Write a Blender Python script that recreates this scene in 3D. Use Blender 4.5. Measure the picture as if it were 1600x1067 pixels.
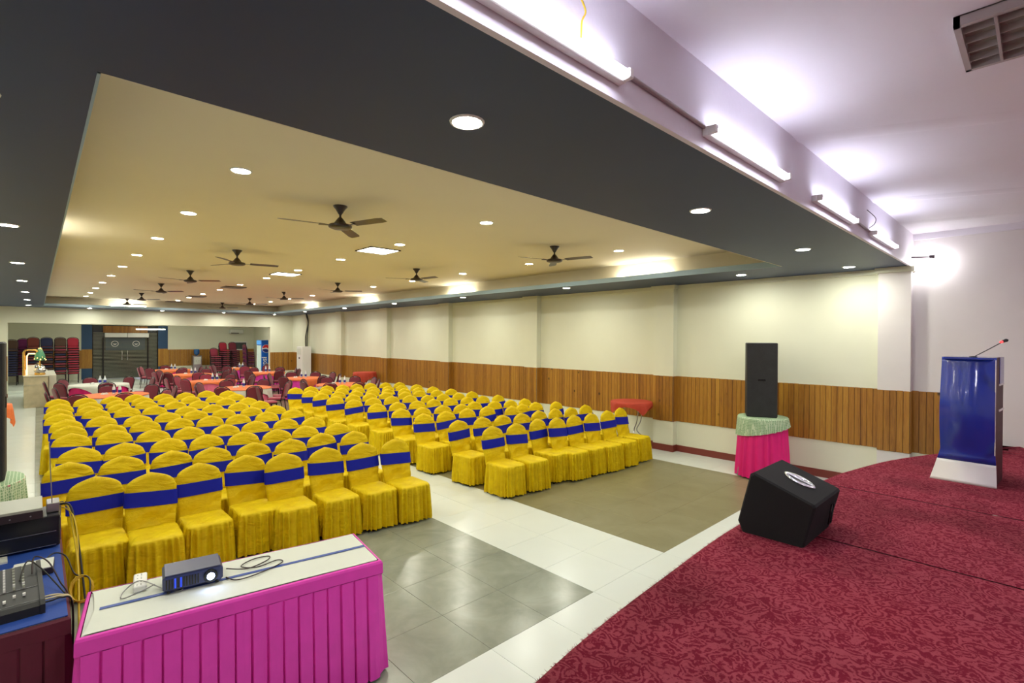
import bpy, math, random
from math import sin, cos, pi, radians as R
from mathutils import Vector, Matrix
random.seed(7)
S = bpy.context.scene
for o in list(bpy.data.objects): bpy.data.objects.remove(o)
COL = S.collection

# ------------------------------------------------------------------ camera, world, exposure
cd = bpy.data.cameras.new('camera'); cam = bpy.data.objects.new('camera', cd); COL.objects.link(cam)
cd.sensor_width = 36; cd.lens = 785.838 / 1600 * 36; cd.clip_start = .05; cd.clip_end = 100
yaw, pit, rol = R(43.39846), R(-0.36899), R(0.27366)
f = Vector((cos(pit) * sin(yaw), cos(pit) * cos(yaw), sin(pit)))
r = Vector((cos(yaw), -sin(yaw), 0)); u = r.cross(f)
rr = cos(rol) * r + sin(rol) * u; uu = -sin(rol) * r + cos(rol) * u
cam.matrix_world = Matrix(((rr.x, uu.x, -f.x, 0), (rr.y, uu.y, -f.y, 0), (rr.z, uu.z, -f.z, 2.24), (0, 0, 0, 1)))
S.camera = cam
S.view_settings.view_transform = 'Standard'; S.view_settings.look = 'None'
S.view_settings.gamma = 1; S.view_settings.use_curve_mapping = False
S.view_settings.exposure = 1.82
w = bpy.data.worlds.new('world'); S.world = w; w.use_nodes = True
w.node_tree.nodes['Background'].inputs[0].default_value = (.9, .93, 1, 1)
w.node_tree.nodes['Background'].inputs[1].default_value = .12
DOWN = 115.0      # emission of the round downlights
TUBE = 9.5      # emission of the white tubes over the stage
COVE = 11.0
FLOOD = 28.0

# ------------------------------------------------------------------ materials
MATS = {}
def nd(m, t, **k):
    n = m.node_tree.nodes.new(t)
    for a, b in k.items(): setattr(n, a, b)
    return n
def mat(name, c, rough=.6, metal=0, emit=0, noise=0, nscale=8, bump=0, bscale=60, spec=.5, sheen=0, coat=0):
    if name in MATS: return MATS[name]
    m = bpy.data.materials.new(name); m.use_nodes = True; L = m.node_tree.links
    b = m.node_tree.nodes['Principled BSDF']
    b.inputs['Base Color'].default_value = (*c, 1); b.inputs['Roughness'].default_value = rough
    b.inputs['Metallic'].default_value = metal; b.inputs['Specular IOR Level'].default_value = spec
    if sheen: b.inputs['Sheen Weight'].default_value = sheen
    if coat: b.inputs['Coat Weight'].default_value = coat
    if emit:
        b.inputs['Emission Color'].default_value = (*c, 1); b.inputs['Emission Strength'].default_value = emit
    tc = nd(m, 'ShaderNodeTexCoord')
    if noise:
        n = nd(m, 'ShaderNodeTexNoise'); n.inputs['Scale'].default_value = nscale; n.inputs['Detail'].default_value = 5
        L.new(tc.outputs['Object'], n.inputs['Vector'])
        mx = nd(m, 'ShaderNodeMix', data_type='RGBA')
        mx.inputs[6].default_value = (*[x * (1 - noise) for x in c], 1)
        mx.inputs[7].default_value = (*[min(1, x * (1 + noise)) for x in c], 1)
        L.new(n.outputs[0], mx.inputs[0]); L.new(mx.outputs[2], b.inputs['Base Color'])
    if bump:
        n2 = nd(m, 'ShaderNodeTexNoise'); n2.inputs['Scale'].default_value = bscale; n2.inputs['Detail'].default_value = 3
        L.new(tc.outputs['Object'], n2.inputs['Vector'])
        bp = nd(m, 'ShaderNodeBump'); bp.inputs['Strength'].default_value = bump; bp.inputs['Distance'].default_value = .01
        L.new(n2.outputs[0], bp.inputs['Height']); L.new(bp.outputs[0], b.inputs['Normal'])
    MATS[name] = m
    return m
def ramp(m, stops):
    n = nd(m, 'ShaderNodeValToRGB'); e = n.color_ramp.elements
    while len(e) < len(stops): e.new(.5)
    for i, (p, c) in enumerate(stops): e[i].position = p; e[i].color = (*c, 1)
    return n
def M(n): return MATS[n]

mat('wall_cream', (.75, .76, .61), .55, noise=.04, nscale=2, bump=.05, bscale=30)
mat('wall_white', (.74, .71, .70), .55, noise=.05, nscale=2.5, bump=.08, bscale=20)
mat('ceil_cream', (.83, .76, .58), .7, noise=.03, nscale=1.2)
mat('ceil_stage', (.78, .76, .82), .7, noise=.05, nscale=1.3, bump=.08, bscale=6)
mat('soffit_blue', (.012, .033, .105), .5, noise=.12, nscale=1.5)
mat('fascia_blue', (.30, .42, .52), .5)
mat('beam_white', (.76, .73, .80), .55, noise=.05, nscale=3, bump=.15, bscale=25)
mat('skirting_red', (.20, .035, .025), .35)
mat('black_paint', (.015, .015, .016), .5, noise=.3, nscale=20)
mat('black_box', (.022, .022, .025), .62, noise=.55, nscale=7, bump=.4, bscale=90)
mat('black_carpet', (.010, .010, .012), .95, bump=.8, bscale=400)
mat('black_gloss', (.012, .012, .014), .25)
mat('fan_brown', (.028, .014, .010), .35, coat=.3)
mat('chrome', (.75, .75, .78), .18, 1)
mat('steel', (.42, .42, .44), .35, 1)
mat('white_plastic', (.80, .80, .78), .4)
mat('off_white', (.68, .70, .64), .5)
mat('grey_metal', (.42, .43, .36), .4, .2)
mat('dark_metal', (.05, .035, .04), .4, .5)
mat('maroon_cloth', (.16, .010, .028), .8, noise=.2, nscale=40, sheen=.3)
mat('maroon_bright', (.30, .025, .060), .8, noise=.2, nscale=40, sheen=.3)
mat('maroon_seat', (.42, .06, .11), .8, noise=.15, nscale=40, sheen=.3)
mat('red_cloth', (.34, .012, .035), .8, noise=.2, nscale=40)
mat('purple_cloth', (.16, .012, .10), .8)
mat('navy_cloth', (.018, .022, .075), .8)
mat('brown_cloth', (.085, .045, .030), .85)
mat('rust_cloth', (.16, .030, .022), .85)
mat('chair_frame', (.018, .010, .016), .35, .3)
mat('sash_blue', (.004, .012, .40), .5, spec=.25, noise=.15, nscale=12)
mat('pink_hot', (.78, .006, .20), .55, noise=.08, nscale=10)
mat('pink_magenta', (.84, .05, .52), .5, noise=.1, nscale=10)
mat('pink_soft', (.82, .16, .30), .6, sheen=.3)
mat('orange_cloth', (.80, .19, .05), .7, noise=.12, nscale=14)
mat('orange_dark', (.48, .05, .022), .75, noise=.2, nscale=9)
mat('white_cloth', (.72, .75, .68), .7, noise=.03, nscale=9, bump=.25, bscale=7)
mat('blue_tape', (.01, .06, .36), .45)
mat('blue_cloth', (.012, .06, .34), .7, noise=.1, nscale=30)
mat('maroon_skirt', (.10, .004, .022), .7, noise=.2, nscale=10)
mat('podium_blue', (.010, .035, .36), .22, coat=.5)
mat('podium_maroon', (.05, .008, .012), .5)
mat('panel_blue', (.018, .07, .17), .5)
mat('glass_dark', (.02, .03, .035), .1, spec=.8)
mat('slat_metal', (.26, .28, .22), .5, .2)
mat('marble', (.50, .43, .28), .4, noise=.35, nscale=6)
mat('marble_light', (.62, .60, .50), .4, noise=.15, nscale=4)
mat('gold', (.80, .50, .14), .25, 1)
mat('bottle_clear', (.72, .80, .85), .15, spec=.8)
mat('bottle_blue', (.02, .12, .36), .15, spec=.8)
mat('label_blue', (.02, .03, .35), .5)
mat('fridge_blue', (.004, .13, .66), .35)
mat('logo_red', (.70, .02, .03), .4)
mat('logo_white', (.85, .87, .9), .4)
mat('logo_navy', (.01, .03, .25), .4)
mat('fridge_glass', (.55, .70, .60), .2, emit=.12)
mat('yellow_cable', (.60, .42, .02), .5)
mat('cream_cable', (.62, .52, .30), .5)
mat('red_ring', (1, .03, .03), .4, emit=1.2)
mat('green_mark', (.10, .35, .08), .5)
mat('light_warm', (1, .99, .86), .5, emit=DOWN)
mat('light_panel', (1, .97, .78), .5, emit=5)
mat('stage_fill', (.92, .90, 1.0), .5, emit=13)  # glow of the added fill panels over the stage
mat('light_tube', (.86, .86, 1.0), .5, emit=TUBE)
mat('light_cove', (1, .96, .82), .5, emit=COVE)
mat('light_flood', (1, .98, 1), .5, emit=FLOOD)
mat('light_fairy', (1, .62, .18), .5, emit=1.6)
mat('light_lens', (.45, .55, 1), .5, emit=14)
mat('fridge_sign', (.10, .38, .85), .5, emit=.15)
mat('grille_flare', (.02, .06, .9), .5, emit=.35)  # blue lens flare put in as a glow on two grille bars
mat('projector_lid', (.07, .08, .16), .35)
mat('louver', (.42, .38, .38), .45, .3)
mat('louver_back', (.30, .29, .25), .6, noise=.3, nscale=10)
mat('projector_body', (.02, .03, .13), .3, coat=.4)
mat('floor_white', (.74, .80, .75), .25, noise=.03, nscale=3)
mat('floor_grout', (.50, .51, .44), .8)
mat('green_box', (.08, .30, .16), .5)

def stone(name, c1, c2, rough):
    m = mat(name, c1, rough); L = m.node_tree.links; b = m.node_tree.nodes['Principled BSDF']
    g = nd(m, 'ShaderNodeNewGeometry')
    n = nd(m, 'ShaderNodeTexNoise'); n.inputs['Scale'].default_value = 2.2; n.inputs['Detail'].default_value = 9; n.inputs['Roughness'].default_value = .62
    n.inputs['Distortion'].default_value = .6
    L.new(g.outputs['Position'], n.inputs['Vector'])
    rp = ramp(m, [(.35, c1), (.68, c2)]); L.new(n.outputs[0], rp.inputs[0]); L.new(rp.outputs[0], b.inputs['Base Color'])
stone('floor_grey', (.235, .26, .205), (.335, .365, .295), .22)
stone('floor_grey_shaded', (.215, .205, .105), (.27, .255, .145), .3)  # same grey tile, the olive cast of the light put into its colour

def wood():
    m = mat('wood_plank', (.3, .13, .03), .42, coat=.15); L = m.node_tree.links; b = m.node_tree.nodes['Principled BSDF']
    tc = nd(m, 'ShaderNodeNewGeometry'); oi = nd(m, 'ShaderNodeObjectInfo')
    mp = nd(m, 'ShaderNodeMapping'); mp.inputs['Scale'].default_value = (30, 30, 2.2)
    L.new(tc.outputs['Position'], mp.inputs[0])
    n = nd(m, 'ShaderNodeTexNoise'); n.inputs['Scale'].default_value = 1.6; n.inputs['Detail'].default_value = 6; n.inputs['Distortion'].default_value = 1.2
    L.new(mp.outputs[0], n.inputs['Vector'])
    # tone from plank to plank
    mp2 = nd(m, 'ShaderNodeMapping'); mp2.inputs['Scale'].default_value = (12.5, 12.5, .01)
    L.new(tc.outputs['Position'], mp2.inputs[0])
    wn = nd(m, 'ShaderNodeTexWhiteNoise', noise_dimensions='3D')
    fl = nd(m, 'ShaderNodeVectorMath', operation='FLOOR'); L.new(mp2.outputs[0], fl.inputs[0]); L.new(fl.outputs[0], wn.inputs[0])
    a = nd(m, 'ShaderNodeMath', operation='MULTIPLY_ADD'); a.inputs[1].default_value = .22; wm = nd(m, 'ShaderNodeMath', operation='ADD'); L.new(wn.outputs[0], wm.inputs[0]); L.new(oi.outputs['Random'], wm.inputs[1]); L.new(wm.outputs[0], a.inputs[0])
    s = nd(m, 'ShaderNodeMath', operation='MULTIPLY'); s.inputs[1].default_value = .6; L.new(n.outputs[0], s.inputs[0]); L.new(s.outputs[0], a.inputs[2])
    rp = ramp(m, [(.18, (.17, .060, .008)), (.5, (.36, .155, .017)), (.85, (.52, .27, .035))]); L.new(a.outputs[0], rp.inputs[0])
    # knots
    v = nd(m, 'ShaderNodeTexVoronoi'); v.inputs['Scale'].default_value = 2.6
    mp3 = nd(m, 'ShaderNodeMapping'); mp3.inputs['Scale'].default_value = (1, 1, .75); L.new(tc.outputs['Position'], mp3.inputs[0]); L.new(mp3.outputs[0], v.inputs['Vector'])
    k = ramp(m, [(.035, (.12, .12, .12)), (.085, (1, 1, 1))]); L.new(v.outputs['Distance'], k.inputs[0])
    mx = nd(m, 'ShaderNodeMix', data_type='RGBA', blend_type='MULTIPLY'); mx.inputs[0].default_value = 1
    L.new(rp.outputs[0], mx.inputs[6]); L.new(k.outputs[0], mx.inputs[7]); L.new(mx.outputs[2], b.inputs['Base Color'])
wood()

def yellow():
    m = mat('yellow_cover', (.72, .50, .006), .6, spec=.25); L = m.node_tree.links; b = m.node_tree.nodes['Principled BSDF']
    tc = nd(m, 'ShaderNodeTexCoord')
    n = nd(m, 'ShaderNodeTexNoise'); n.inputs['Scale'].default_value = 7; n.inputs['Detail'].default_value = 4; n.inputs['Distortion'].default_value = .8
    L.new(tc.outputs['Object'], n.inputs['Vector'])
    rp = ramp(m, [(.3, (.74, .51, .0)), (.7, (.88, .66, .002))]); L.new(n.outputs[0], rp.inputs[0])
    # fine woven grid of dots
    vx = nd(m, 'ShaderNodeTexChecker'); vx.inputs['Scale'].default_value = 170
    L.new(tc.outputs['Object'], vx.inputs['Vector'])
    mx = nd(m, 'ShaderNodeMix', data_type='RGBA', blend_type='MULTIPLY'); mx.inputs[0].default_value = .16
    L.new(rp.outputs[0], mx.inputs[6]); L.new(vx.outputs['Fac'], mx.inputs[7]); L.new(mx.outputs[2], b.inputs['Base Color'])
    mp = nd(m, 'ShaderNodeMapping'); mp.inputs['Rotation'].default_value = (.3, .9, .2); mp.inputs['Scale'].default_value = (1, 1, 2.4)
    L.new(tc.outputs['Object'], mp.inputs[0])
    n2 = nd(m, 'ShaderNodeTexNoise'); n2.inputs['Scale'].default_value = 5; n2.inputs['Detail'].default_value = 2; n2.inputs['Distortion'].default_value = 1.6
    L.new(mp.outputs[0], n2.inputs['Vector'])
    bp = nd(m, 'ShaderNodeBump'); bp.inputs['Strength'].default_value = .5; bp.inputs['Distance'].default_value = .03
    L.new(n2.outputs[0], bp.inputs['Height']); L.new(bp.outputs[0], b.inputs['Normal'])
yellow()

def lace():
    m = mat('lace_green', (.42, .55, .36), .8); L = m.node_tree.links; b = m.node_tree.nodes['Principled BSDF']
    tc = nd(m, 'ShaderNodeTexCoord')
    v = nd(m, 'ShaderNodeTexVoronoi', feature='DISTANCE_TO_EDGE'); v.inputs['Scale'].default_value = 42; v.inputs['Randomness'].default_value = .25
    L.new(tc.outputs['Object'], v.inputs['Vector'])
    rp = ramp(m, [(.06, (.60, .70, .50)), (.16, (.22, .38, .20))]); L.new(v.outputs[0], rp.inputs[0]); L.new(rp.outputs[0], b.inputs['Base Color'])
lace()

def carpet():
    m = mat('stage_carpet', (.3, .03, .06), .95, spec=.1); L = m.node_tree.links; b = m.node_tree.nodes['Principled BSDF']
    g = nd(m, 'ShaderNodeNewGeometry')
    n0 = nd(m, 'ShaderNodeTexNoise'); n0.inputs['Scale'].default_value = 9; n0.inputs['Detail'].default_value = 1
    L.new(g.outputs['Position'], n0.inputs['Vector'])
    sub = nd(m, 'ShaderNodeVectorMath', operation='SUBTRACT'); sub.inputs[1].default_value = (.5, .5, .5); L.new(n0.outputs['Color'], sub.inputs[0])
    sc = nd(m, 'ShaderNodeVectorMath', operation='SCALE'); sc.inputs['Scale'].default_value = .28; L.new(sub.outputs[0], sc.inputs[0])
    ad = nd(m, 'ShaderNodeVectorMath', operation='ADD'); L.new(g.outputs['Position'], ad.inputs[0]); L.new(sc.outputs[0], ad.inputs[1])
    # warped rings: a scrolling damask
    v = nd(m, 'ShaderNodeTexVoronoi', feature='F1'); v.inputs['Scale'].default_value = 7; L.new(ad.outputs[0], v.inputs['Vector'])
    mu = nd(m, 'ShaderNodeMath', operation='MULTIPLY'); mu.inputs[1].default_value = 26; L.new(v.outputs['Distance'], mu.inputs[0])
    si = nd(m, 'ShaderNodeMath', operation='SINE'); L.new(mu.outputs[0], si.inputs[0])
    n1 = nd(m, 'ShaderNodeTexNoise'); n1.inputs['Scale'].default_value = 30; n1.inputs['Detail'].default_value = 3; n1.inputs['Distortion'].default_value = 2.5
    L.new(g.outputs['Position'], n1.inputs['Vector'])
    a = nd(m, 'ShaderNodeMath', operation='MULTIPLY_ADD'); a.inputs[1].default_value = .14; L.new(si.outputs[0], a.inputs[0]); L.new(n1.outputs[0], a.inputs[2])
    rp = ramp(m, [(.43, (.175, .010, .027)), (.56, (.315, .055, .078))]); L.new(a.outputs[0], rp.inputs[0])
    n3 = nd(m, 'ShaderNodeTexNoise'); n3.inputs['Scale'].default_value = 1.1; n3.inputs['Detail'].default_value = 4; L.new(g.outputs['Position'], n3.inputs['Vector'])
    r3 = ramp(m, [(.34, (.50, .47, .45)), (.55, (1, 1, 1)), (.75, (1.0, .86, .86))]); L.new(n3.outputs[0], r3.inputs[0])
    mx = nd(m, 'ShaderNodeMix', data_type='RGBA', blend_type='MULTIPLY'); mx.inputs[0].default_value = .8
    L.new(rp.outputs[0], mx.inputs[6]); L.new(r3.outputs[0], mx.inputs[7]); L.new(mx.outputs[2], b.inputs['Base Color'])
    n4 = nd(m, 'ShaderNodeTexNoise'); n4.inputs['Scale'].default_value = 250; L.new(g.outputs['Position'], n4.inputs['Vector'])
    bp = nd(m, 'ShaderNodeBump'); bp.inputs['Strength'].default_value = .6; bp.inputs['Distance'].default_value = .006
    L.new(n4.outputs[0], bp.inputs['Height']); L.new(bp.outputs[0], b.inputs['Normal'])
carpet()

# ------------------------------------------------------------------ mesh building
class MB:
    def __init__(s): s.v = []; s.f = []; s.sm = []
    def add(s, vs, fs, smooth=False):
        b = len(s.v); s.v += [tuple(p) for p in vs]; s.f += [tuple(i + b for i in q) for q in fs]; s.sm += [smooth] * len(fs); return s
    def box(s, x0, x1, y0, y1, z0, z1, bev=0):
        if bev:
            P = []
            for z, d in ((z0, bev), (z0 + bev, 0), (z1 - bev, 0), (z1, bev)):
                c = bev
                ring = [(x0 + d + c * (d == 0), y0 + d), (x1 - d - c * (d == 0), y0 + d), (x1 - d, y0 + d + c * (d == 0)), (x1 - d, y1 - d - c * (d == 0)),
                        (x1 - d - c * (d == 0), y1 - d), (x0 + d + c * (d == 0), y1 - d), (x0 + d, y1 - d - c * (d == 0)), (x0 + d, y0 + d + c * (d == 0))]
                P += [(a, b2, z) for a, b2 in ring]
            F = []
            for k in range(3):
                for i in range(8):
                    j = (i + 1) % 8; F.append((k * 8 + i, k * 8 + j, k * 8 + 8 + j, k * 8 + 8 + i))
            F += [tuple(range(7, -1, -1)), tuple(range(24, 32))]
            return s.add(P, F)
        P = [(x, y, z) for z in (z0, z1) for y in (y0, y1) for x in (x0, x1)]
        return s.add(P, [(0, 2, 3, 1), (4, 5, 7, 6), (0, 1, 5, 4), (1, 3, 7, 5), (3, 2, 6, 7), (2, 0, 4, 6)])
    def tube(s, pts, r, n=8, cap=True, smooth=True):
        pts = [Vector(p) for p in pts]; rs = r if isinstance(r, (list, tuple)) else [r] * len(pts)
        P = []; up = None
        for i, p in enumerate(pts):
            t = (pts[min(i + 1, len(pts) - 1)] - pts[max(i - 1, 0)]).normalized()
            if up is None:
                up = Vector((0, 0, 1)) if abs(t.z) < .9 else Vector((1, 0, 0))
            a = t.cross(up).normalized(); b = a.cross(t).normalized(); up = b
            P += [p + rs[i] * (cos(2 * pi * k / n) * a + sin(2 * pi * k / n) * b) for k in range(n)]
        F = [(i * n + k, i * n + (k + 1) % n, (i + 1) * n + (k + 1) % n, (i + 1) * n + k) for i in range(len(pts) - 1) for k in range(n)]
        s.add(P, F, smooth)
        if cap:
            m_ = len(pts) - 1
            s.add(P[:n], [tuple(range(n))]); s.add(P[m_ * n:], [tuple(range(n - 1, -1, -1))])
        return s
    def lathe(s, prof, n=24, c=(0, 0), smooth=True, sx=1, sy=1):
        P = [(c[0] + r_ * cos(2 * pi * k / n) * sx, c[1] + r_ * sin(2 * pi * k / n) * sy, z) for r_, z in prof for k in range(n)]
        F = [(i * n + k, i * n + (k + 1) % n, (i + 1) * n + (k + 1) % n, (i + 1) * n + k) for i in range(len(prof) - 1) for k in range(n)]
        s.add(P, F, smooth)
        return s
    def disc(s, c, r_, z, n=20):
        return s.add([(c[0] + r_ * cos(2 * pi * k / n), c[1] + r_ * sin(2 * pi * k / n), z) for k in range(n)], [tuple(range(n))])
    def prism(s, poly, a0, a1, axis='y'):
        n = len(poly)
        def P(p, a): return {'y': (p[0], a, p[1]), 'x': (a, p[0], p[1]), 'z': (p[0], p[1], a)}[axis]
        vs = [P(p, a0) for p in poly] + [P(p, a1) for p in poly]
        fs = [(i, (i + 1) % n, n + (i + 1) % n, n + i) for i in range(n)] + [tuple(range(n - 1, -1, -1)), tuple(range(n, 2 * n))]
        return s.add(vs, fs)
    def xf(s, loc=(0, 0, 0), rz=0, sc=1):
        c_, s_ = cos(rz), sin(rz)
        s.v = [((x * c_ - y * s_) * sc + loc[0], (x * s_ + y * c_) * sc + loc[1], z * sc + loc[2]) for x, y, z in s.v]; return s
    def mesh(s, name, m, rc=True):
        me = bpy.data.meshes.new(name); me.from_pydata(s.v, [], s.f); me.validate()
        if len(me.polygons) == len(s.sm): me.polygons.foreach_set('use_smooth', s.sm)
        import bmesh
        if rc:
            bm = bmesh.new(); bm.from_mesh(me); bmesh.ops.recalc_face_normals(bm, faces=bm.faces); bm.to_mesh(me); bm.free()
        me.materials.append(M(m)); me.update(); return me
    def build(s, name, m, parent=None, loc=None, rz=0, fixn=True):
        me = s.mesh(name, m, fixn)
        return inst(name, me, parent, loc, rz)
def inst(name, me, parent=None, loc=None, rz=0):
    o = bpy.data.objects.new(name, me); COL.objects.link(o)
    if parent: o.parent = parent
    if loc: o.location = loc
    if rz: o.rotation_euler.z = rz
    return o
def tag(o, label, cat, group=None):
    o['label'] = label; o['category'] = cat
    if group: o['group'] = group
    return o
def thing(name, label, cat, loc=(0, 0, 0), rz=0, group=None):
    return tag(inst(name, None, None, loc, rz), label, cat, group)
def struct(o): o['kind'] = 'structure'; return o
def stuff(o): o['kind'] = 'stuff'; return o
def dup(root, loc, rz, label, group=None):
    c = root.copy(); COL.objects.link(c); c.location = loc; c.rotation_euler.z = rz; c['label'] = label
    if group: c['group'] = group
    for ch in root.children:
        d = ch.copy(); COL.objects.link(d); d.parent = c
        for g in ch.children:
            e = g.copy(); COL.objects.link(e); e.parent = d
    return c
ORD = ['first', 'second', 'third', 'fourth', 'fifth', 'sixth', 'seventh', 'eighth', 'ninth', 'tenth', 'eleventh', 'twelfth', 'thirteenth']
def smooth_path(pts, n=6):
    out = []; P = [Vector(p) for p in pts]; P = [P[0]] + P + [P[-1]]
    for i in range(1, len(P) - 2):
        for k in range(n):
            t = k / n; a, b, c, d = P[i - 1], P[i], P[i + 1], P[i + 2]
            out.append(.5 * ((2 * b) + (c - a) * t + (2 * a - 5 * b + 4 * c - d) * t * t + (3 * b - a - 3 * c + d) * t ** 3))
    out.append(P[-2]); return out

# ------------------------------------------------------------------ dimensions
XL, XR, XP = -1.35, 9.31, 9.16          # left wall, right wall, pilaster face
YE, YB = 25.8, 32.0                     # end of the hall, far wall of the lobby
ZS, ZU, ZT = 3.31, 3.66, 3.78           # soffit, tray ceiling, stage ceiling
BX0, BX1, BY0, BY1 = .18, 7.93, 2.64, 24.2   # tray opening in the soffit
YW = 1.32                               # stage face of the beam
SH = .85                                # stage height

# ------------------------------------------------------------------ floor with its tiles
fl = struct(MB().box(XL, XR, -4, YB, -.12, -.012).build('floor', 'floor_grout'))
T = .6; TX0 = -.02 - 3 * T; TY0 = 2.72 - 3 * T
tile_me = {c: MB().box(.001, T - .001, .001, T - .001, -.012, 0, .0012).mesh('tile', c) for c in ('floor_white', 'floor_grey', 'floor_grey_shaded')}
far = {c: MB() for c in tile_me}
def tcol(x, y):
    cx, cy = x + .3, y + .3
    if cy < 2.72 or cy > 24.5: return 'floor_white'
    if -.02 < cx < 3.58: return 'floor_grey'
    if 4.78 < cx < 8.18: return 'floor_grey_shaded'
    return 'floor_white'
j = 0
for iy in range(0, 53):
    for ix in range(0, 19):
        x, y = TX0 + ix * T, TY0 + iy * T
        if x + T > XR + .3: continue
        c = tcol(x, y)
        if iy < 14:
            inst('tile', tile_me[c], fl, (x, y, 0))
        else:
            far[c].box(x + .002, x + T - .002, y + .002, y + T - .002, -.012, 0)
for c, mb in far.items(): stuff(mb.build('tile', c, fl, fixn=False))
for c in ():
    pass

# ------------------------------------------------------------------ walls
ZW0, ZW1 = .60, 1.50
PIL = [(1.32, 1.71), (5.04, 5.48), (8.78, 9.22), (12.52, 12.96), (16.24, 16.68), (19.98, 20.42), (23.7, 24.14)]
wr = struct(MB().box(XR, XR + .2, -4, YB, -.1, 4).build('wall_right', 'wall_cream'))
plank_me = {}
def plank(parent, x, y, wd, axis, far_mb=None, z0=ZW0, z1=ZW1, d=.012):
    if axis == 'x':
        key = ('x', round(wd, 3), round(z1 - z0, 2))
        if key not in plank_me: plank_me[key] = MB().box(-d, 0, .0025, wd - .0025, 0, z1 - z0, .003).mesh('plank', 'wood_plank')
        if far_mb: far_mb.box(x - d, x, y + .002, y + wd - .002, z0, z1)
        else: inst('plank', plank_me[key], parent, (x - random.random() * .003, y, z0 + random.uniform(-.002, .002)))
    else:
        key = ('y', round(wd, 3), round(z1 - z0, 2))
        if key not in plank_me: plank_me[key] = MB().box(.0025, wd - .0025, -d, 0, 0, z1 - z0, .003).mesh('plank', 'wood_plank')
        if far_mb: far_mb.box(x + .002, x + wd - .002, y - d, y, z0, z1)
        else: inst('plank', plank_me[key], parent, (x, y, z0))
farp = MB()
def run(x, ya, yb):
    n = max(1, round((yb - ya) / .08)); wd = (yb - ya) / n
    for k in range(n):
        y = ya + k * wd
        plank(wr, x, y, wd, 'x', None if y < 10.5 else farp)
bk = MB(); prev = .74
for a, b in PIL:
    bk.box(XR - .0085, XR, prev, a, ZW0 + .004, ZW1 - .004).box(XP - .0085, XP, a, b, ZW0 + .004, ZW1 - .004); prev = b
bk.box(XR - .0085, XR, prev, YE, ZW0 + .004, ZW1 - .004)
bk.build('backing_board', 'podium_maroon', wr, fixn=False)
prev = .74
for a, b in PIL:
    run(XR, prev, a); run(XP, a, b); prev = b
run(XR, prev, YE)
# plank sides of the pilasters, which face the stage
for a, b in PIL:
    for k in range(2):
        plank(wr, XP + k * .075, a, .075, 'y', None if a < 10 else farp)
stuff(farp.build('plank', 'wood_plank', wr, fixn=False))
for i, (a, b) in enumerate(PIL):
    MB().box(XP, XR, a, b, 0, ZS).build('pilaster', 'wall_white' if i == 0 else 'wall_cream', wr)
stg = MB().box(XR - .006, XR, -4, 1.32, SH, ZT).build('stage_plaster', 'wall_white', wr)
bb = MB()
prev = 1.5
for a, b in PIL:
    if a > 2:
        bb.box(XR - .012, XR, prev, a, 0, .125); 
    bb.box(XP - .012, XR, a - .012, b + .012, 0, .13); prev = b
bb.box(XR - .012, XR, prev, YE, 0, .125)
struct(bb.build('baseboard_right', 'skirting_red'))
cn = MB(); prev = YW
for a, b in PIL:
    cn.box(XR - .04, XR, prev, a, ZS - .075, ZS); cn.box(XP - .04, XR, a - .04, b + .04, ZS - .075, ZS); prev = b
cn.box(XR - .04, XR, prev, YE, ZS - .075, ZS)
struct(cn.build('trim_1', 'wall_cream'))
struct(MB().box(XL - .2, XL, -4, YB, -.1, 4).build('wall_left', 'wall_cream'))
struct(MB().box(XL, XR, -4.2, -4, -.1, 4).build('wall_back', 'wall_white'))
# end wall with the wide opening to the lobby
we = struct(MB().box(XL, -.76, YE, YE + .25, 0, 4).box(8.24, XR, YE, YE + .25, 0, 4).box(-.76, 8.24, YE, YE + .25, 2.72, 4).build('wall_end', 'wall_cream'))
for k in range(7): plank(we, XL + k * .084, YE, .084, 'y')
for k in range(13): plank(we, 8.24 + k * .0823, YE, .0823, 'y')
struct(MB().box(XL, -.76, YE - .014, YE, 0, .13).box(8.24, XR, YE - .014, YE, 0, .13).build('baseboard_end', 'skirting_red'))
wf = struct(MB().box(XL, 1.58, YB, YB + .2, -.1, 4).box(5.07, XR, YB, YB + .2, -.1, 4).box(1.58, 5.07, YB, YB + .2, 2.8, 4).build('wall_far', 'wall_cream'))
fp = MB()
n = 52
for k in range(n): fp.box(5.07 + k * .0815 + .002, 5.07 + (k + 1) * .0815 - .002, YB - .012, YB, .67, 1.55)
for k in range(35): fp.box(XL + k * .0838 + .002, XL + (k + 1) * .0838 - .002, YB - .012, YB, .67, 1.55)
stuff(fp.build('plank', 'wood_plank', wf, fixn=False))
struct(MB().box(XL, 3.62, 27.0, YB, 0, .13).build('trim_2', 'floor_white'))

# ------------------------------------------------------------------ ceilings
ce = MB()
ce.box(XL, BX0, YW + .012, YE, ZS, ZS + .07).box(BX1, XR, YW + .012, YE, ZS, ZS + .07).box(BX0, BX1, YW + .012, BY0, ZS, ZS + .07).box(BX0, BX1, BY1, YE, ZS, ZS + .07)
cl = struct(ce.build('ceiling', 'soffit_blue'))
MB().box(BX0 - .35, BX1 + .25, BY0 - .3, BY1 + .45, ZU, ZU + .1).build('tray', 'ceil_cream', cl)
tw = MB()
tw.box(BX0 - .37, BX0 - .35, BY0 - .3, BY1 + .45, ZS + .07, ZU).box(BX1 + .25, BX1 + .27, BY0 - .3, BY1 + .45, ZS + .07, ZU)
tw.box(BX0 - .37, BX1 + .27, BY0 - .32, BY0 - .3, ZS + .07, ZU).box(BX0 - .37, BX1 + .27, BY1 + .45, BY1 + .47, ZS + .07, ZU)
tw.build('tray_wall', 'ceil_cream', cl)
fs = MB()
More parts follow.
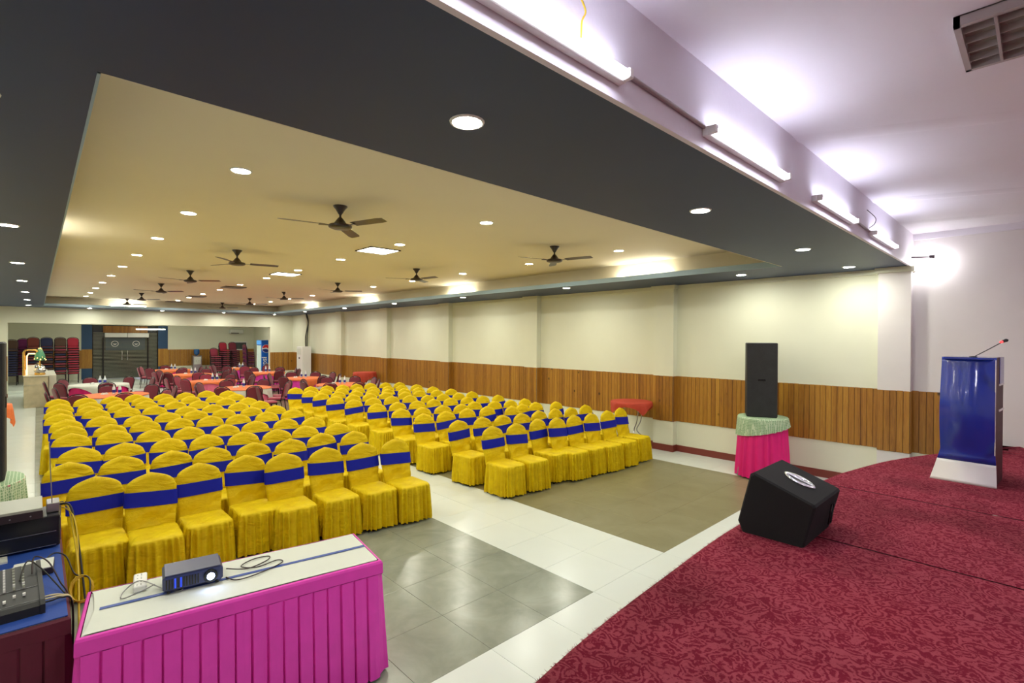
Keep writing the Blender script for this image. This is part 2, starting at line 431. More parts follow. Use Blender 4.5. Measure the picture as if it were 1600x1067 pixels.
fs.box(BX0, BX0 + .012, BY0, BY1, ZS - .001, ZS + .085).box(BX1 - .012, BX1, BY0, BY1, ZS - .001, ZS + .085).box(BX0, BX1, BY1 - .012, BY1, ZS - .001, ZS + .085)
fs.build('fascia', 'fascia_blue', cl)
MB().box(BX0, BX1, BY0, BY0 + .012, ZS - .001, ZS + .085).build('fascia', 'ceil_cream', cl)
# stage ceiling with its shallow plaster joints
sc_ = MB().box(XL, XR, -4, YW, ZT, ZT + .15)
st = struct(sc_.build('trim_3', 'ceil_stage'))
for xa, xb in ((4.15, 5.0), (6.65, 7.35), (8.2, 8.5)):
    P = [(xa, YW, ZT), (xa + .12, YW, ZT - .012), (xa + .24, YW, ZT), (xb + .6, -1.5, ZT), (xb + .72, -1.5, ZT - .012), (xb + .84, -1.5, ZT)]
    MB().add(P, [(0, 1, 4, 3), (1, 2, 5, 4)], True).build('plaster_joint', 'ceil_stage', st)
bmw = MB().box(XL, XR, YW, YW + .03, ZS - .004, ZT).box(XL, XR, YW + .03, YW + .25, ZS + .07, ZT)
struct(bmw.build('trim_4', 'beam_white'))
struct(MB().box(XR - .03, XR, -4, YW, ZT - .09, ZT).build('trim_5', 'ceil_stage'))

# ------------------------------------------------------------------ stage
edge = [(-1.34, .55), (-.4, .95), (.6, 1.22), (1.50, 1.39), (2.11, 1.46), (2.73, 1.50), (3.3, 1.535), (3.77, 1.545), (4.4, 1.54), (5.1, 1.51), (5.81, 1.45), (6.24, 1.39), (7.15, 1.19), (8.06, .85), (8.7, .56), (9.30, .22)]
es = [(p.x, p.y) for p in smooth_path([(a, b, 0) for a, b in edge], 4)]
stage = thing('stage', 'raised stage covered in worn crimson patterned carpet with a curved front edge', 'stage', (4, 0, 0))
def stage_strip(y0, y1, z1, clip_edge):
    # a length of carpet laid across the stage
    mb = MB(); xs = [p[0] for p in es]
    top = []
    for x, y in es:
        ya = min(y, y1) if not clip_edge else y
        top.append((x, y0, ya))
    for i in range(len(top) - 1):
        a, b = top[i], top[i + 1]
        if a[2] - y0 < .001 and b[2] - y0 < .001: continue
        mb.add([(a[0], y0, z1), (b[0], y0, z1), (b[0], max(b[2], y0), z1), (a[0], max(a[2], y0), z1)], [(0, 1, 2, 3)], True)
    return mb
def flex(y0fn, y1fn):
    mb = MB(); n = len(es)
    for i in range(n - 1):
        q = []
        for (x, y), fn in ((es[i], y0fn), (es[i + 1], y0fn), (es[i + 1], y1fn), (es[i], y1fn)):
            q.append((x, min(fn(x), y), SH))
        if max(q[2][1] - q[1][1], q[3][1] - q[0][1]) < .002: continue
        mb.add(q, [(0, 1, 2, 3)])
        lo = [(a, b, SH - .012) for a, b, _ in q]
        mb.add([q[0], q[1], lo[1], lo[0]], [(0, 1, 2, 3)]); mb.add([q[3], q[2], lo[2], lo[3]], [(0, 1, 2, 3)])
    return mb
s1 = lambda x: 1.07 - .0 * x if x < 4.02 else 1.07 - .25 * (x - 4.02)
s1 = lambda x: 1.0
# seams run from the monitor speaker towards the back of the stage
def seam_piece(xa, xb, name):
    mb = MB(); n = 40; xs_ = []
    for k in range(n + 1):
        x = xa + (xb - xa) * k / n
        # edge height at x
        y = es[-1][1]
        for i in range(len(es) - 1):
            if es[i][0] <= x <= es[i + 1][0]:
                t = (x - es[i][0]) / (es[i + 1][0] - es[i][0]); y = es[i][1] * (1 - t) + es[i + 1][1] * t; break
        xs_.append((x, y))
    return xs_, mb
for xa, xb in ((-1.34, 4.015), (4.03, 5.55), (5.565, 9.30)):
    pts, mb = seam_piece(xa, xb, '')
    for i in range(len(pts) - 1):
        (a, ya), (b, yb_) = pts[i], pts[i + 1]
        za = SH - .006 if i == 0 and xa > 0 else SH; zb = SH - .006 if i == len(pts) - 2 and xb < 9 else SH
        ys = [-3.99, -1.5, 0, .6]
        R0 = [(a, y, za) for y in ys] + [(a, ya - .05, za), (a, ya - .015, SH + .012), (a, ya + .012, SH + .004), (a, ya + .018, SH - .02), (a, ya + .008, SH - .05), (a, ya, SH - .07)]
        R1 = [(b, y, zb) for y in ys] + [(b, yb_ - .05, zb), (b, yb_ - .015, SH + .012), (b, yb_ + .012, SH + .004), (b, yb_ + .018, SH - .02), (b, yb_ + .008, SH - .05), (b, yb_, SH - .07)]
        m_ = len(R0); mb.add(R0 + R1, [(k, k + 1, m_ + k + 1, m_ + k) for k in range(m_ - 1)], True)
    mb.build('carpet_strip', 'stage_carpet', stage, (-4, 0, 0))
body = MB()
for i in range(len(es) - 1):
    a, b = es[i], es[i + 1]
    body.add([(a[0], a[1] - .006, 0), (b[0], b[1] - .006, 0), (b[0], b[1] - .006, SH - .05), (a[0], a[1] - .006, SH - .05)], [(0, 1, 2, 3)])
body.box(XL + .01, XR - .01, -3.99, .1, 0, SH - .03)
body.build('riser', 'podium_maroon', stage, (-4, 0, 0))
fr = MB()     # frayed carpet edge
for i in range(1300):
    t = random.random() * (len(es) - 1); i0 = int(t); t -= i0
    x = es[i0][0] * (1 - t) + es[i0 + 1][0] * t; y = es[i0][1] * (1 - t) + es[i0 + 1][1] * t + .01
    l = random.uniform(.006, .02); dx = random.uniform(-.012, .012)
    fr.add([(x - .002, y, SH + .003), (x + .002, y, SH + .003), (x + dx, y + l, SH + random.uniform(-.006, .012))], [(0, 1, 2)])
stuff(fr.build('fringe', 'stage_carpet', stage, (-4, 0, 0), fixn=False))

# ------------------------------------------------------------------ lights: downlights
def downlight_meshes():
    d = MB().disc((0, 0), .070, -.004, 20).mesh('lamp', 'light_warm')
    rg = MB().lathe([(.070, -.002), (.073, -.008), (.084, -.007), (.088, 0)], 20).mesh('rim', 'white_plastic')
    return d, rg
DL = downlight_meshes()
def downlight(x, y, z, label, group):
    t = thing('downlight', label, 'ceiling light', (x, y, z), 0, group)
    inst('lamp', DL[0], t); inst('rim', DL[1], t)
TRAY = [4.72, 6.75, 8.8, 10.85, 12.85, 15.0, 17.1, 19.2, 21.3, 23.3]
for x, nm in ((1.27, 'left'), (4.02, 'middle'), (6.82, 'right')):
    for i, y in enumerate(TRAY):
        downlight(x, y, ZU, 'round downlight in the %s row of the cream ceiling, %s from the stage' % (nm, ORD[i]), 'downlights in the cream ceiling')
for i, x in enumerate((1.55, 4.01, 6.60, 8.65)):
    downlight(x, 1.97, ZS, 'round downlight in the dark blue beam along the stage, %s from the left' % ORD[i], 'downlights in the dark blue border')
for i, y in enumerate((3.46, 6.95, 10.5, 14.0, 17.5, 21.2, 24.9)):
    downlight(8.5 if i == 0 else 8.15, y, ZS, 'round downlight in the dark blue border along the right wall, %s from the stage' % ORD[i], 'downlights in the dark blue border')
for i, y in enumerate((3.2, 6.87, 10.3, 13.6, 17.0, 20.6, 24.1)):
    downlight(-.2, y, ZS, 'round downlight in the dark blue border along the left wall, %s from the stage' % ORD[i], 'downlights in the dark blue border')
for i, x in enumerate((1.48, 3.77, 6.03)):
    downlight(x, 25.0, ZS, 'round downlight in the dark blue border before the far lintel, %s from the left' % ORD[i], 'downlights in the dark blue border')
# square panels and vents in the tray
for i, (x, y) in enumerate(((4.04, 7.46), (4.07, 11.73))):
    t = thing('panel_light', 'lit square ceiling panel light beside the middle downlight row, %s the stage' % ('nearer' if i == 0 else 'farther from'), 'ceiling light', (x, y, ZU), 0, 'square ceiling panels')
    MB().box(-.25, .25, -.27, -.255, -.015, 0).box(-.25, .25, .255, .27, -.015, 0).box(-.265, -.25, -.27, .27, -.015, 0).box(.25, .265, -.27, .27, -.015, 0).build('frame', 'dark_metal', t)
    MB().box(-.25, .25, -.255, .255, -.008, 0).build('diffuser', 'light_panel', t)
for i, (x, y) in enumerate(((4.09, 15.9), (4.08, 20.5), (4.05, 24.2))):
    t = thing('ceiling_vent', 'unlit dark square panel in the cream ceiling, %s of three from the stage' % ORD[i], 'ceiling vent', (x, y, ZU), 0, 'dark ceiling panels')
    MB().box(-.27, .27, -.27, .27, -.02, 0).build('frame', 'fan_brown', t)
    for k in range(6): MB().box(-.24, .24, -.22 + k * .08, -.20 + k * .08, -.028, -.02).build('slat', 'louver', t)
# cove tubes hidden behind the border lip
ct_me = MB().tube([(0, -.55, 0), (0, .55, 0)], .014, 8).mesh('tube', 'light_cove'); cb_me = MB().box(-.02, .02, -.58, .58, -.05, -.018).mesh('batten', 'white_plastic')
for i, (x, y, rz, s_) in enumerate(((8.07, 5.1, 0, 'right'), (8.07, 10.6, 0, 'right'), (8.07, 15.7, 0, 'right'), (8.07, 20.6, 0, 'right'), (.02, 8.7, 0, 'left'), (2.6, 24.4, pi / 2, 'far'))):
    t = thing('cove_light', 'hidden tube light glowing behind the %s lip of the cream ceiling%s' % (s_, ', %s from the stage' % ORD[i] if i < 4 else ''), 'cove light', (x, y, ZS + .09), rz, 'cove tube lights')
    inst('tube', ct_me, t); inst('batten', cb_me, t)
# tubes over the stage
tb = MB().tube([(-.57, 0, 0), (.57, 0, 0)], .015, 10).mesh('tube', 'light_tube')
bt = MB().box(-.6, .6, .018, .06, -.03, .022, .004).mesh('batten', 'white_plastic')
cp = MB().box(-.6, -.57, -.02, .02, -.025, .02, .004).mesh('end_cap', 'white_plastic'); cp2 = MB().box(.57, .6, -.02, .02, -.025, .02, .004).mesh('end_cap', 'white_plastic')
for i, x in enumerate((-.6, 1.3, 3.3, 5.22, 7.17)):
    t = thing('tube_light', 'lit white tube light on the beam above the stage, %s' % (['outermost beyond the left edge', 'largest, at the top picture edge', 'second from the right wall, third in size'.replace('second from the right wall, third in size', 'just right of the nearest one'), 'second from the right wall', 'nearest the right wall'][i]), 'tube light', (x, YW - .06, 3.40), 0, 'tube lights on the stage beam')
    for me in (tb, bt, cp, cp2): inst(me.name.split('.')[0], me, t)
MB_c = MB()
for a, b in ((1.9, 2.7), (5.82, 6.57)):
    tag(MB().tube([(a, YW - .012, 3.44), (b, YW - .012, 3.42)], .011, 6).build('conduit', 'louver'), 'grey cable conduit on the stage beam %s' % ('between the nearest two tube lights' if a < 3 else 'between the two farthest tube lights'), 'conduit')
tag(MB().tube(smooth_path([(1.62, YW - .01, 3.47), (1.60, YW - .03, 3.52), (1.61, YW - .04, 3.56), (1.58, YW - .03, 3.62)]), .004, 5).build('loose_wire', 'yellow_cable'), 'loose yellow wire end above the nearest tube light', 'wire')
tag(MB().tube(smooth_path([(6.55, YW - .01, 3.45), (6.6, YW - .05, 3.5), (6.58, YW - .06, 3.56), (6.45, YW - .01, 3.63)]), .004, 5).build('loose_wire', 'dark_metal'), 'loose dark wire loop on the beam near the right wall', 'wire')
# unseen fill panels added behind the camera to brighten the stage
for i, (x, y) in enumerate(((1.5, -1.8), (6.0, -1.8))):
    t = thing('panel_light', 'unseen fill panel added over the back of the stage, %s one' % ('left' if i == 0 else 'right'), 'ceiling light', (x, y, ZT), 0, 'added stage fill panels')
    MB().box(-.3, .3, -.3, .3, -.02, 0).build('frame', 'louver', t); MB().box(-.27, .27, -.27, .27, -.024, -.018).build('diffuser', 'stage_fill', t)
# flood lamp
t = thing('flood_lamp', 'bright lamp on a bracket high in the corner above the stage', 'lamp', (9.15, 1.12, 3.36))
MB().tube([(.0, .2, .07), (.0, -.02, .05)], .012, 6).box(-.02, .02, -.06, .0, .03, .075).build('bracket', 'dark_metal', t)
MB().lathe([(.02, .035), (.035, .0), (.045, -.04), (.035, -.075), (.001, -.085)], 16).build('bulb', 'light_flood', t)
# recessed louvre fitting of the stage ceiling
t = thing('louver_light', 'unlit square metal louvre light fitting in the stage ceiling', 'ceiling light', (3.47, .02, ZT))
fw = .29
MB().box(-fw, fw, -fw, -fw + .025, -.05, 0).box(-fw, fw, fw - .025, fw, -.05, 0).box(-fw, -fw + .025, -fw, fw, -.05, 0).box(fw - .025, fw, -fw, fw, -.05, 0).build('frame', 'louver', t)
MB().box(-fw, fw, -fw, fw, -.006, 0).build('reflector', 'louver_back', t)
for k in range(1, 4): MB().box(-fw + .02, fw - .02, -fw + k * .145 - .006, -fw + k * .145 + .006, -.05, -.01).build('blade', 'louver', t)
for k in range(1, 5): MB().box(-fw + k * .116 - .002, -fw + k * .116 + .002, -fw + .02, fw - .02, -.045, -.012).build('blade', 'louver', t)

# ------------------------------------------------------------------ ceiling fans
def fan_proto():
    t = thing('ceiling_fan', '', 'ceiling fan', (0, 0, 0))
    MB().lathe([(.075, 0), (.075, -.012), (.05, -.05), (.028, -.10), (.016, -.125)], 16).build('canopy', 'fan_brown', t)
    MB().tube([(0, 0, -.11), (0, 0, -.19)], .012, 8).build('downrod', 'fan_brown', t)
    MB().lathe([(.016, -.165), (.03, -.185), (.052, -.225), (.07, -.26), (.115, -.275), (.125, -.29), (.12, -.315), (.09, -.332), (.001, -.335)], 20).build('motor', 'fan_brown', t)
    for k in range(3):
        a = 2 * pi * k / 3; pts = []
        m = MB(); n = 6; P = []
        for i in range(n + 1):
            r0 = .19 + .43 * i / n; wd = .052 + .012 * i / n - (.02 if i == n else 0)
            P += [(r0, -wd, -.286 + .012), (r0, wd, -.286 - .010), (r0, wd, -.290 - .010), (r0, -wd, -.290 + .012)]
        F = [(i * 4 + q, i * 4 + (q + 1) % 4, i * 4 + 4 + (q + 1) % 4, i * 4 + 4 + q) for i in range(n) for q in range(4)] + [(0, 1, 2, 3), tuple(n * 4 + q for q in (3, 2, 1, 0))]
        m.add(P, F); m.add([(.10, -.02, -.292), (.10, .02, -.292), (.22, .03, -.286), (.22, -.03, -.296), (.10, -.02, -.297), (.10, .02, -.297), (.22, .03, -.291), (.22, -.03, -.301)],
              [(0, 1, 2, 3), (7, 6, 5, 4), (0, 3, 7, 4), (1, 5, 6, 2), (0, 4, 5, 1), (3, 2, 6, 7)])
        m.xf(rz=a); m.build('blade', 'fan_brown', t)
    for ch in t.children:
        for v_ in ch.data.vertices: v_.co.z *= .74
    return t
FAN = [(2.39, 5.24), (2.39, 9.09), (2.41, 12.64), (2.43, 16.26), (2.5, 20.3), (2.47, 23.6), (5.81, 5.2), (5.69, 8.89), (5.70, 12.64), (5.65, 16.4), (5.68, 20.0), (5.6, 23.4)]
ROT = [R(49), R(111), R(-40), R(-48), R(-45), R(-20), R(45), R(37), R(-40), R(-43), R(-38), R(-40)]
fp_ = fan_proto()
for i, (x, y) in enumerate(FAN):
    lb = 'dark brown three-bladed ceiling fan in the %s row, %s from the stage' % ('left' if i < 6 else 'right', ORD[i % 6])
    if i == 0: fp_.location = (x, y, ZU); fp_.rotation_euler.z = ROT[0]; fp_['label'] = lb; fp_['group'] = 'ceiling fans'
    else: dup(fp_, (x, y, ZU), ROT[i], lb, 'ceiling fans')

# ------------------------------------------------------------------ yellow covered chairs
def ztop(t):
    t = min(1, abs(t)); return .785 + .085 * (1 - t ** 4) ** .5 + .060 * (1 - t) ** 1.0
def back_mesh(seed):
    rnd = random.Random(seed); ph = [rnd.uniform(0, 6) for _ in range(6)]; am = rnd.uniform(.003, .008); tl = rnd.uniform(.5, 1.6)
    nx, nz = 16, 18; P = []; F = []
    def hw(z): return .186 + .020 * min(1, max(0, (z - .42) / .22))
    def pt(i, k, s_):
        t = -1 + 2 * i / nx; t2 = math.copysign(abs(t) ** .9, t)
        zt = ztop(t2); z = .40 + (zt - .40) * k / nz
        x = t2 * hw(z); 
        yc = -.10 + .10 * (z - .42) / .51
        th = .024 * (1 - abs(t2) ** 4 * .75) * (1 if k < nz else .3)
        wr_ = am * (sin(14 * x + 22 * z * tl + ph[0]) + .7 * sin(-31 * x + 17 * z + ph[1]) + .8 * sin(9 * x - 40 * z + ph[2])) * (1.4 if z < .56 else .6)
        return (x, yc + s_ * th + (wr_ if s_ < 0 else 0), z)
    for s_ in (-1, 1):
        for k in range(nz + 1):
            for i in range(nx + 1): P.append(pt(i, k, s_))
    W = nx + 1; H_ = W * (nz + 1)
    for k in range(nz):
        for i in range(nx):
            a = k * W + i; F.append((a, a + 1, a + W + 1, a + W)); F.append((H_ + a + 1, H_ + a, H_ + a + W, H_ + a + W + 1))
    for k in range(nz):
        for i in (0, nx):
            a = k * W + i; F.append((a, a + W, H_ + a + W, H_ + a))
    for i in range(nx):
        a = nz * W + i; F.append((a, a + 1, H_ + a + 1, H_ + a))
    return MB().add(P, F, True).mesh('back_cover', 'yellow_cover')
def seat_mesh(seed):
    rnd = random.Random(seed + 50); ph = [rnd.uniform(0, 6) for _ in range(8)]
    N = 200; P = []; F = []
    def ring(th, ex, z, amp, rise=0):
        out = []; hx, hy, rc = .197 + ex, .235 + ex, max(.02, .07 + ex * .6)
        sx, sy, qa = 2 * (hx - rc), 2 * (hy - rc), pi / 2 * rc; per = 2 * (sx + sy) + 4 * qa
        for i in range(N):
            d = per * i / N; c0 = 0
            for (L_, kind, ox, oy, a0) in ((sy, 0, hx, -hy + rc, 0), (qa, 1, hx - rc, hy - rc, 0), (sx, 0, hx - rc, hy, pi / 2), (qa, 1, -hx + rc, hy - rc, pi / 2), (sy, 0, -hx, hy - rc, pi), (qa, 1, -hx + rc, -hy + rc, pi), (sx, 0, -hx + rc, -hy, 1.5 * pi), (qa, 1, hx - rc, -hy + rc, 1.5 * pi)):
                if d <= L_ + 1e-9: break
                d -= L_
            if kind: an = a0 + d / rc; x, y = ox + rc * cos(an), oy + rc * sin(an)
            else: an = a0; x, y = ox - sin(a0) * d, oy + cos(a0) * d
            a = 2 * pi * i / N
            f_ = amp * (1.7 * (.45 - abs(sin(15 * a + ph[0] + 1.2 * sin(3 * a + ph[1])))) + .5 * sin(9 * a + ph[2]) + .45 * sin(38 * a + ph[3]))
            x += f_ * cos(an); y += f_ * sin(an)
            out.append((x, y - .325, z + rise * (.008 * sin(2 * a + ph[4]))))
        return out
    rings = [ring(0, -.12, .448, 0), ring(0, -.05, .448, 0), ring(0, -.012, .442, 0), ring(0, 0, .428, .001), ring(0, .002, .412, .008), ring(0, .004, .36, .014), ring(0, .010, .25, .018), ring(0, .016, .13, .021), ring(0, .020, .028, .024, 1)]
    for q in rings: P += q
    for k in range(len(rings) - 1):
        for i in range(N):
            j_ = (i + 1) % N; F.append((k * N + i, k * N + j_, (k + 1) * N + j_, (k + 1) * N + i))
    F.append(tuple(range(N)))
    return MB().add(P, F, True).mesh('seat_cover', 'yellow_cover')
def sash_mesh(seed):
    rnd = random.Random(seed + 90); tilt = rnd.uniform(-.02, .02); z0, z1 = .635 + rnd.uniform(-.015, .015), .755 + rnd.uniform(-.012, .012)
    N = 36; P = []
    for k in range(5):
        for i in range(N):
            a = 2 * pi * i / N; c_, s_ = cos(a), sin(a)
            x = math.copysign(abs(c_) ** .55, c_); z = z0 + (z1 - z0) * k / 4 + tilt * x
            yc = -.10 + .10 * (z - .42) / .51
            g = .003 * sin(k * 2.2 + seed)
            P.append((x * .213, yc + math.copysign(abs(s_) ** .6, s_) * (.034 + g * abs(c_)), z))
    F = [(k * N + i, k * N + (i + 1) % N, (k + 1) * N + (i + 1) % N, (k + 1) * N + i) for k in range(4) for i in range(N)]
    return MB().add(P, F, True).mesh('sash', 'sash_blue')
VAR = [(back_mesh(s), seat_mesh(s), sash_mesh(s)) for s in range(6)]
leg_me = MB().tube([(0, 0, 0), (0, 0, .38)], .011, 6).mesh('leg', 'chair_frame')
def yellow_chair(x, y, i, rz, label, group):
    t = thing('covered_chair', label, 'chair', (x, y, 0), rz, group)
    b, s_, h = VAR[i % 6][0], VAR[(i * 5 + 2) % 6][1], VAR[(i * 7 + 1) % 6][2]
    inst('back_cover', b, t); inst('seat_cover', s_, t); inst('sash', h, t)
    for lx, ly in ((-.17, -.51), (.17, -.51), (-.17, -.12), (.17, -.12)): inst('leg', leg_me, t, (lx, ly, 0))
LB = [[(0.4, 6.09), (0.8, 5.92), (1.22, 6.03), (1.68, 6.08), (2.03, 5.91), (2.5, 5.89), (2.94, 5.84), (3.36, 5.77)],
[(0.24, 6.96), (0.68, 6.94), (1.13, 6.89), (1.52, 6.8), (1.96, 6.76), (2.38, 6.69), (2.84, 6.82), (3.23, 6.65)],
[(0.37, 7.82), (0.79, 7.8), (1.24, 7.79), (1.66, 7.73), (2.08, 7.62), (2.49, 7.52), (2.9, 7.55), (3.35, 7.46)],
[(0.34, 9.0), (0.79, 8.94), (1.2, 8.65), (1.62, 8.58), (2.06, 8.45), (2.49, 8.5), (2.93, 8.44), (3.31, 8.28)],
[(0.35, 9.81), (0.8, 9.6), (1.24, 9.69), (1.68, 9.59), (2.1, 9.54), (2.49, 9.42), (2.95, 9.43), (3.39, 9.43)],
[(0.34, 10.58), (0.78, 10.65), (1.24, 10.42), (1.66, 10.46), (2.08, 10.48), (2.49, 10.32), (2.94, 10.26), (3.35, 10.2)],
[(0.29, 11.43), (0.78, 11.74), (1.23, 11.71), (1.63, 11.61), (2.06, 11.16), (2.5, 11.15), (2.95, 11.14), (3.35, 11.13)],
[(0.29, 12.21), (0.73, 12.35), (1.18, 12.4), (1.64, 12.66), (2.06, 12.2), (2.44, 12.0), (2.97, 12.14), (3.34, 11.91)],
[(0.33, 13.13), (0.78, 13.08), (1.22, 13.16), (1.68, 13.47), (2.08, 13.12), (2.49, 13.04), (2.92, 12.83), (3.36, 12.91)],
[(0.32, 14.17), (0.76, 14.07), (1.2, 14.04), (1.63, 14.2), (2.13, 13.97), (2.56, 13.93), (3.02, 14.07), (3.41, 13.74)]]
RB = [[(4.93, 5.65), (5.38, 5.61), (5.94, 5.69), (6.27, 5.56), (6.7, 5.55), (7.1, 5.49), (7.58, 5.49), (8.06, 5.54)],
[(4.9, 6.44), (5.39, 6.43), (5.78, 6.36), (6.18, 6.3), (6.64, 6.32), (7.05, 6.29), (7.41, 6.21), (7.92, 6.26)],
[(4.87, 7.39), (5.34, 7.38), (5.84, 7.41), (6.3, 7.37), (6.68, 7.08), (7.07, 7.19), (7.48, 7.21), (7.86, 6.99)],
[(4.91, 8.2), (5.31, 8.1), (5.77, 8.08), (6.15, 7.98), (6.6, 8.13), (6.98, 7.93), (7.34, 7.82), (7.74, 7.79)],
[(4.94, 9.16), (5.36, 9.08), (5.8, 9.03), (6.2, 9.02), (6.62, 8.98), (7.01, 8.89), (7.4, 8.81), (7.77, 8.7)],
[(4.9, 10.09), (5.36, 10.11), (5.82, 10.12), (6.21, 9.98), (6.56, 9.78), (6.96, 9.73), (7.36, 9.66), (7.8, 9.7)],
[(4.85, 10.9), (5.3, 10.95), (5.72, 10.95), (6.12, 10.9), (6.53, 10.7), (6.98, 10.78), (7.38, 10.59), (7.8, 10.55)],
[(4.88, 11.72), (5.32, 11.78), (5.74, 11.7), (6.14, 11.62), (6.54, 11.55), (6.96, 11.45), (7.36, 11.4), (7.78, 11.35)],
[(4.92, 12.5), (5.34, 12.6), (5.76, 12.55), (6.16, 12.42), (6.56, 12.36), (6.97, 12.3), (7.38, 12.28), (7.8, 12.18)],
[(4.92, 13.46), (5.34, 13.5), (5.76, 13.45), (6.18, 13.4), (6.6, 13.42), (7.03, 13.42), (7.44, 13.28), (7.8, 13.1)]]
q = 0
for nm, B in (('left', LB), ('right', RB)):
    for ri, row in enumerate(B):
        for ci, (x, y) in enumerate(row):
            q += 1
            rz = random.uniform(-.05, .05)
            lab = 'yellow covered chair, %s block, %s row from the stage, %s from the left' % (nm, ORD[ri], ORD[ci])
            yellow_chair(x, y, q * 3 + ri, rz, lab, 'yellow covered chairs in the %s block' % nm)

# ------------------------------------------------------------------ maroon banquet chairs (facing local -Y)
def pad(hx, hy, z0, z1, c, e=.45, n=24, cy=0):
    m = MB(); P = []; rings = [(.6, z0), (.97, z0), (1, (z0 + z1) / 2), (.95, z1 - .004), (.6, z1)]
    for s_, z in rings:
        for i in range(n):
            a = 2 * pi * i / n; P.append((math.copysign(abs(cos(a)) ** e, cos(a)) * hx * s_, cy + math.copysign(abs(sin(a)) ** e, sin(a)) * hy * s_, z))
    F = [(k * n + i, k * n + (i + 1) % n, (k + 1) * n + (i + 1) % n, (k + 1) * n + i) for k in range(4) for i in range(n)] + [tuple(range(n - 1, -1, -1)), tuple(range(4 * n, 5 * n))]
    return m.add(P, F, True)
def back_pad():
    # rounded-top upholstered back, leaning
    out = []; n = 14
    prof = [(-.17, .50), (-.185, .62), (-.19, .76)] + [(-.19 * cos(pi * k / n) , .76 + .12 * sin(pi * k / n) ** .8) for k in range(1, n)] + [(.19, .76), (.185, .62), (.17, .50)]
    m = MB(); P = []
    for dy, s_ in ((-.028, .9), (-.022, 1), (.022, 1), (.028, .9)):
        for x, z in prof:
            zz = .68 + (z - .68) * s_; P.append((x * s_, .19 + .12 * (zz - .46) / .45 + dy, zz))
    k = len(prof)
    F = [(a * k + i, a * k + (i + 1) % k, (a + 1) * k + (i + 1) % k, (a + 1) * k + i) for a in range(3) for i in range(k)] + [tuple(range(k - 1, -1, -1)), tuple(range(3 * k, 4 * k))]
    return m.add(P, F, True)
def rear_rail():
    pts = [(-.175, .18, .42), (-.19, .20, .55), (-.20, .26, .76)] + [(-.20 * cos(pi * k / 10), .26 + .035 * sin(pi * k / 10), .76 + .145 * sin(pi * k / 10) ** .85) for k in range(1, 10)] + [(.20, .26, .76), (.19, .20, .55), (.175, .18, .42)]
    return pts
bp_ = back_pad(); sp_ = pad(.205, .21, .42, .475, None, cy=0)
BPM = {c: MB().add(bp_.v, bp_.f, True).mesh('backrest', c) for c in ('maroon_cloth', 'maroon_bright', 'red_cloth', 'purple_cloth', 'navy_cloth', 'brown_cloth', 'rust_cloth', 'maroon_seat')}
SPM = {c: MB().add(sp_.v, sp_.f, True).mesh('seat', c) for c in ('maroon_cloth', 'maroon_bright', 'red_cloth', 'purple_cloth', 'navy_cloth', 'brown_cloth', 'rust_cloth', 'maroon_seat')}
FRM = MB().tube(rear_rail(), .012, 6).box(-.19, .19, -.19, -.17, .395, .42).box(-.19, .19, .17, .19, .395, .42).box(-.2, -.18, -.18, .18, .395, .42).box(.18, .2, -.18, .18, .395, .42).mesh('frame', 'chair_frame')
FRW = FRM.copy(); FRW.materials.clear(); FRW.materials.append(M('steel'))
HND = MB().box(-.045, .045, .268, .302, .872, .888, .004).mesh('handle', 'steel')
LGF = MB().tube([(0, 0, .41), (0, -.03, 0)], .012, 6).mesh('leg', 'chair_frame'); LGR = MB().tube([(0, 0, .42), (0, .06, 0)], .012, 6).mesh('leg', 'chair_frame')
def maroon(x, y, rz, label, group, back='maroon_cloth', seat='maroon_seat', z=0, full=True, frame=None):
    t = thing('banquet_chair', label, 'chair', (x, y, z), rz, group)
    inst('backrest', BPM[back], t); inst('seat', SPM[seat], t); inst('frame', frame or FRM, t)
    if full:
        inst('handle', HND, t)
    for lx in (-.17, .17):
        inst('leg', LGF, t, (lx, -.17, 0)); inst('leg', LGR, t, (lx, .17, 0))
    return t

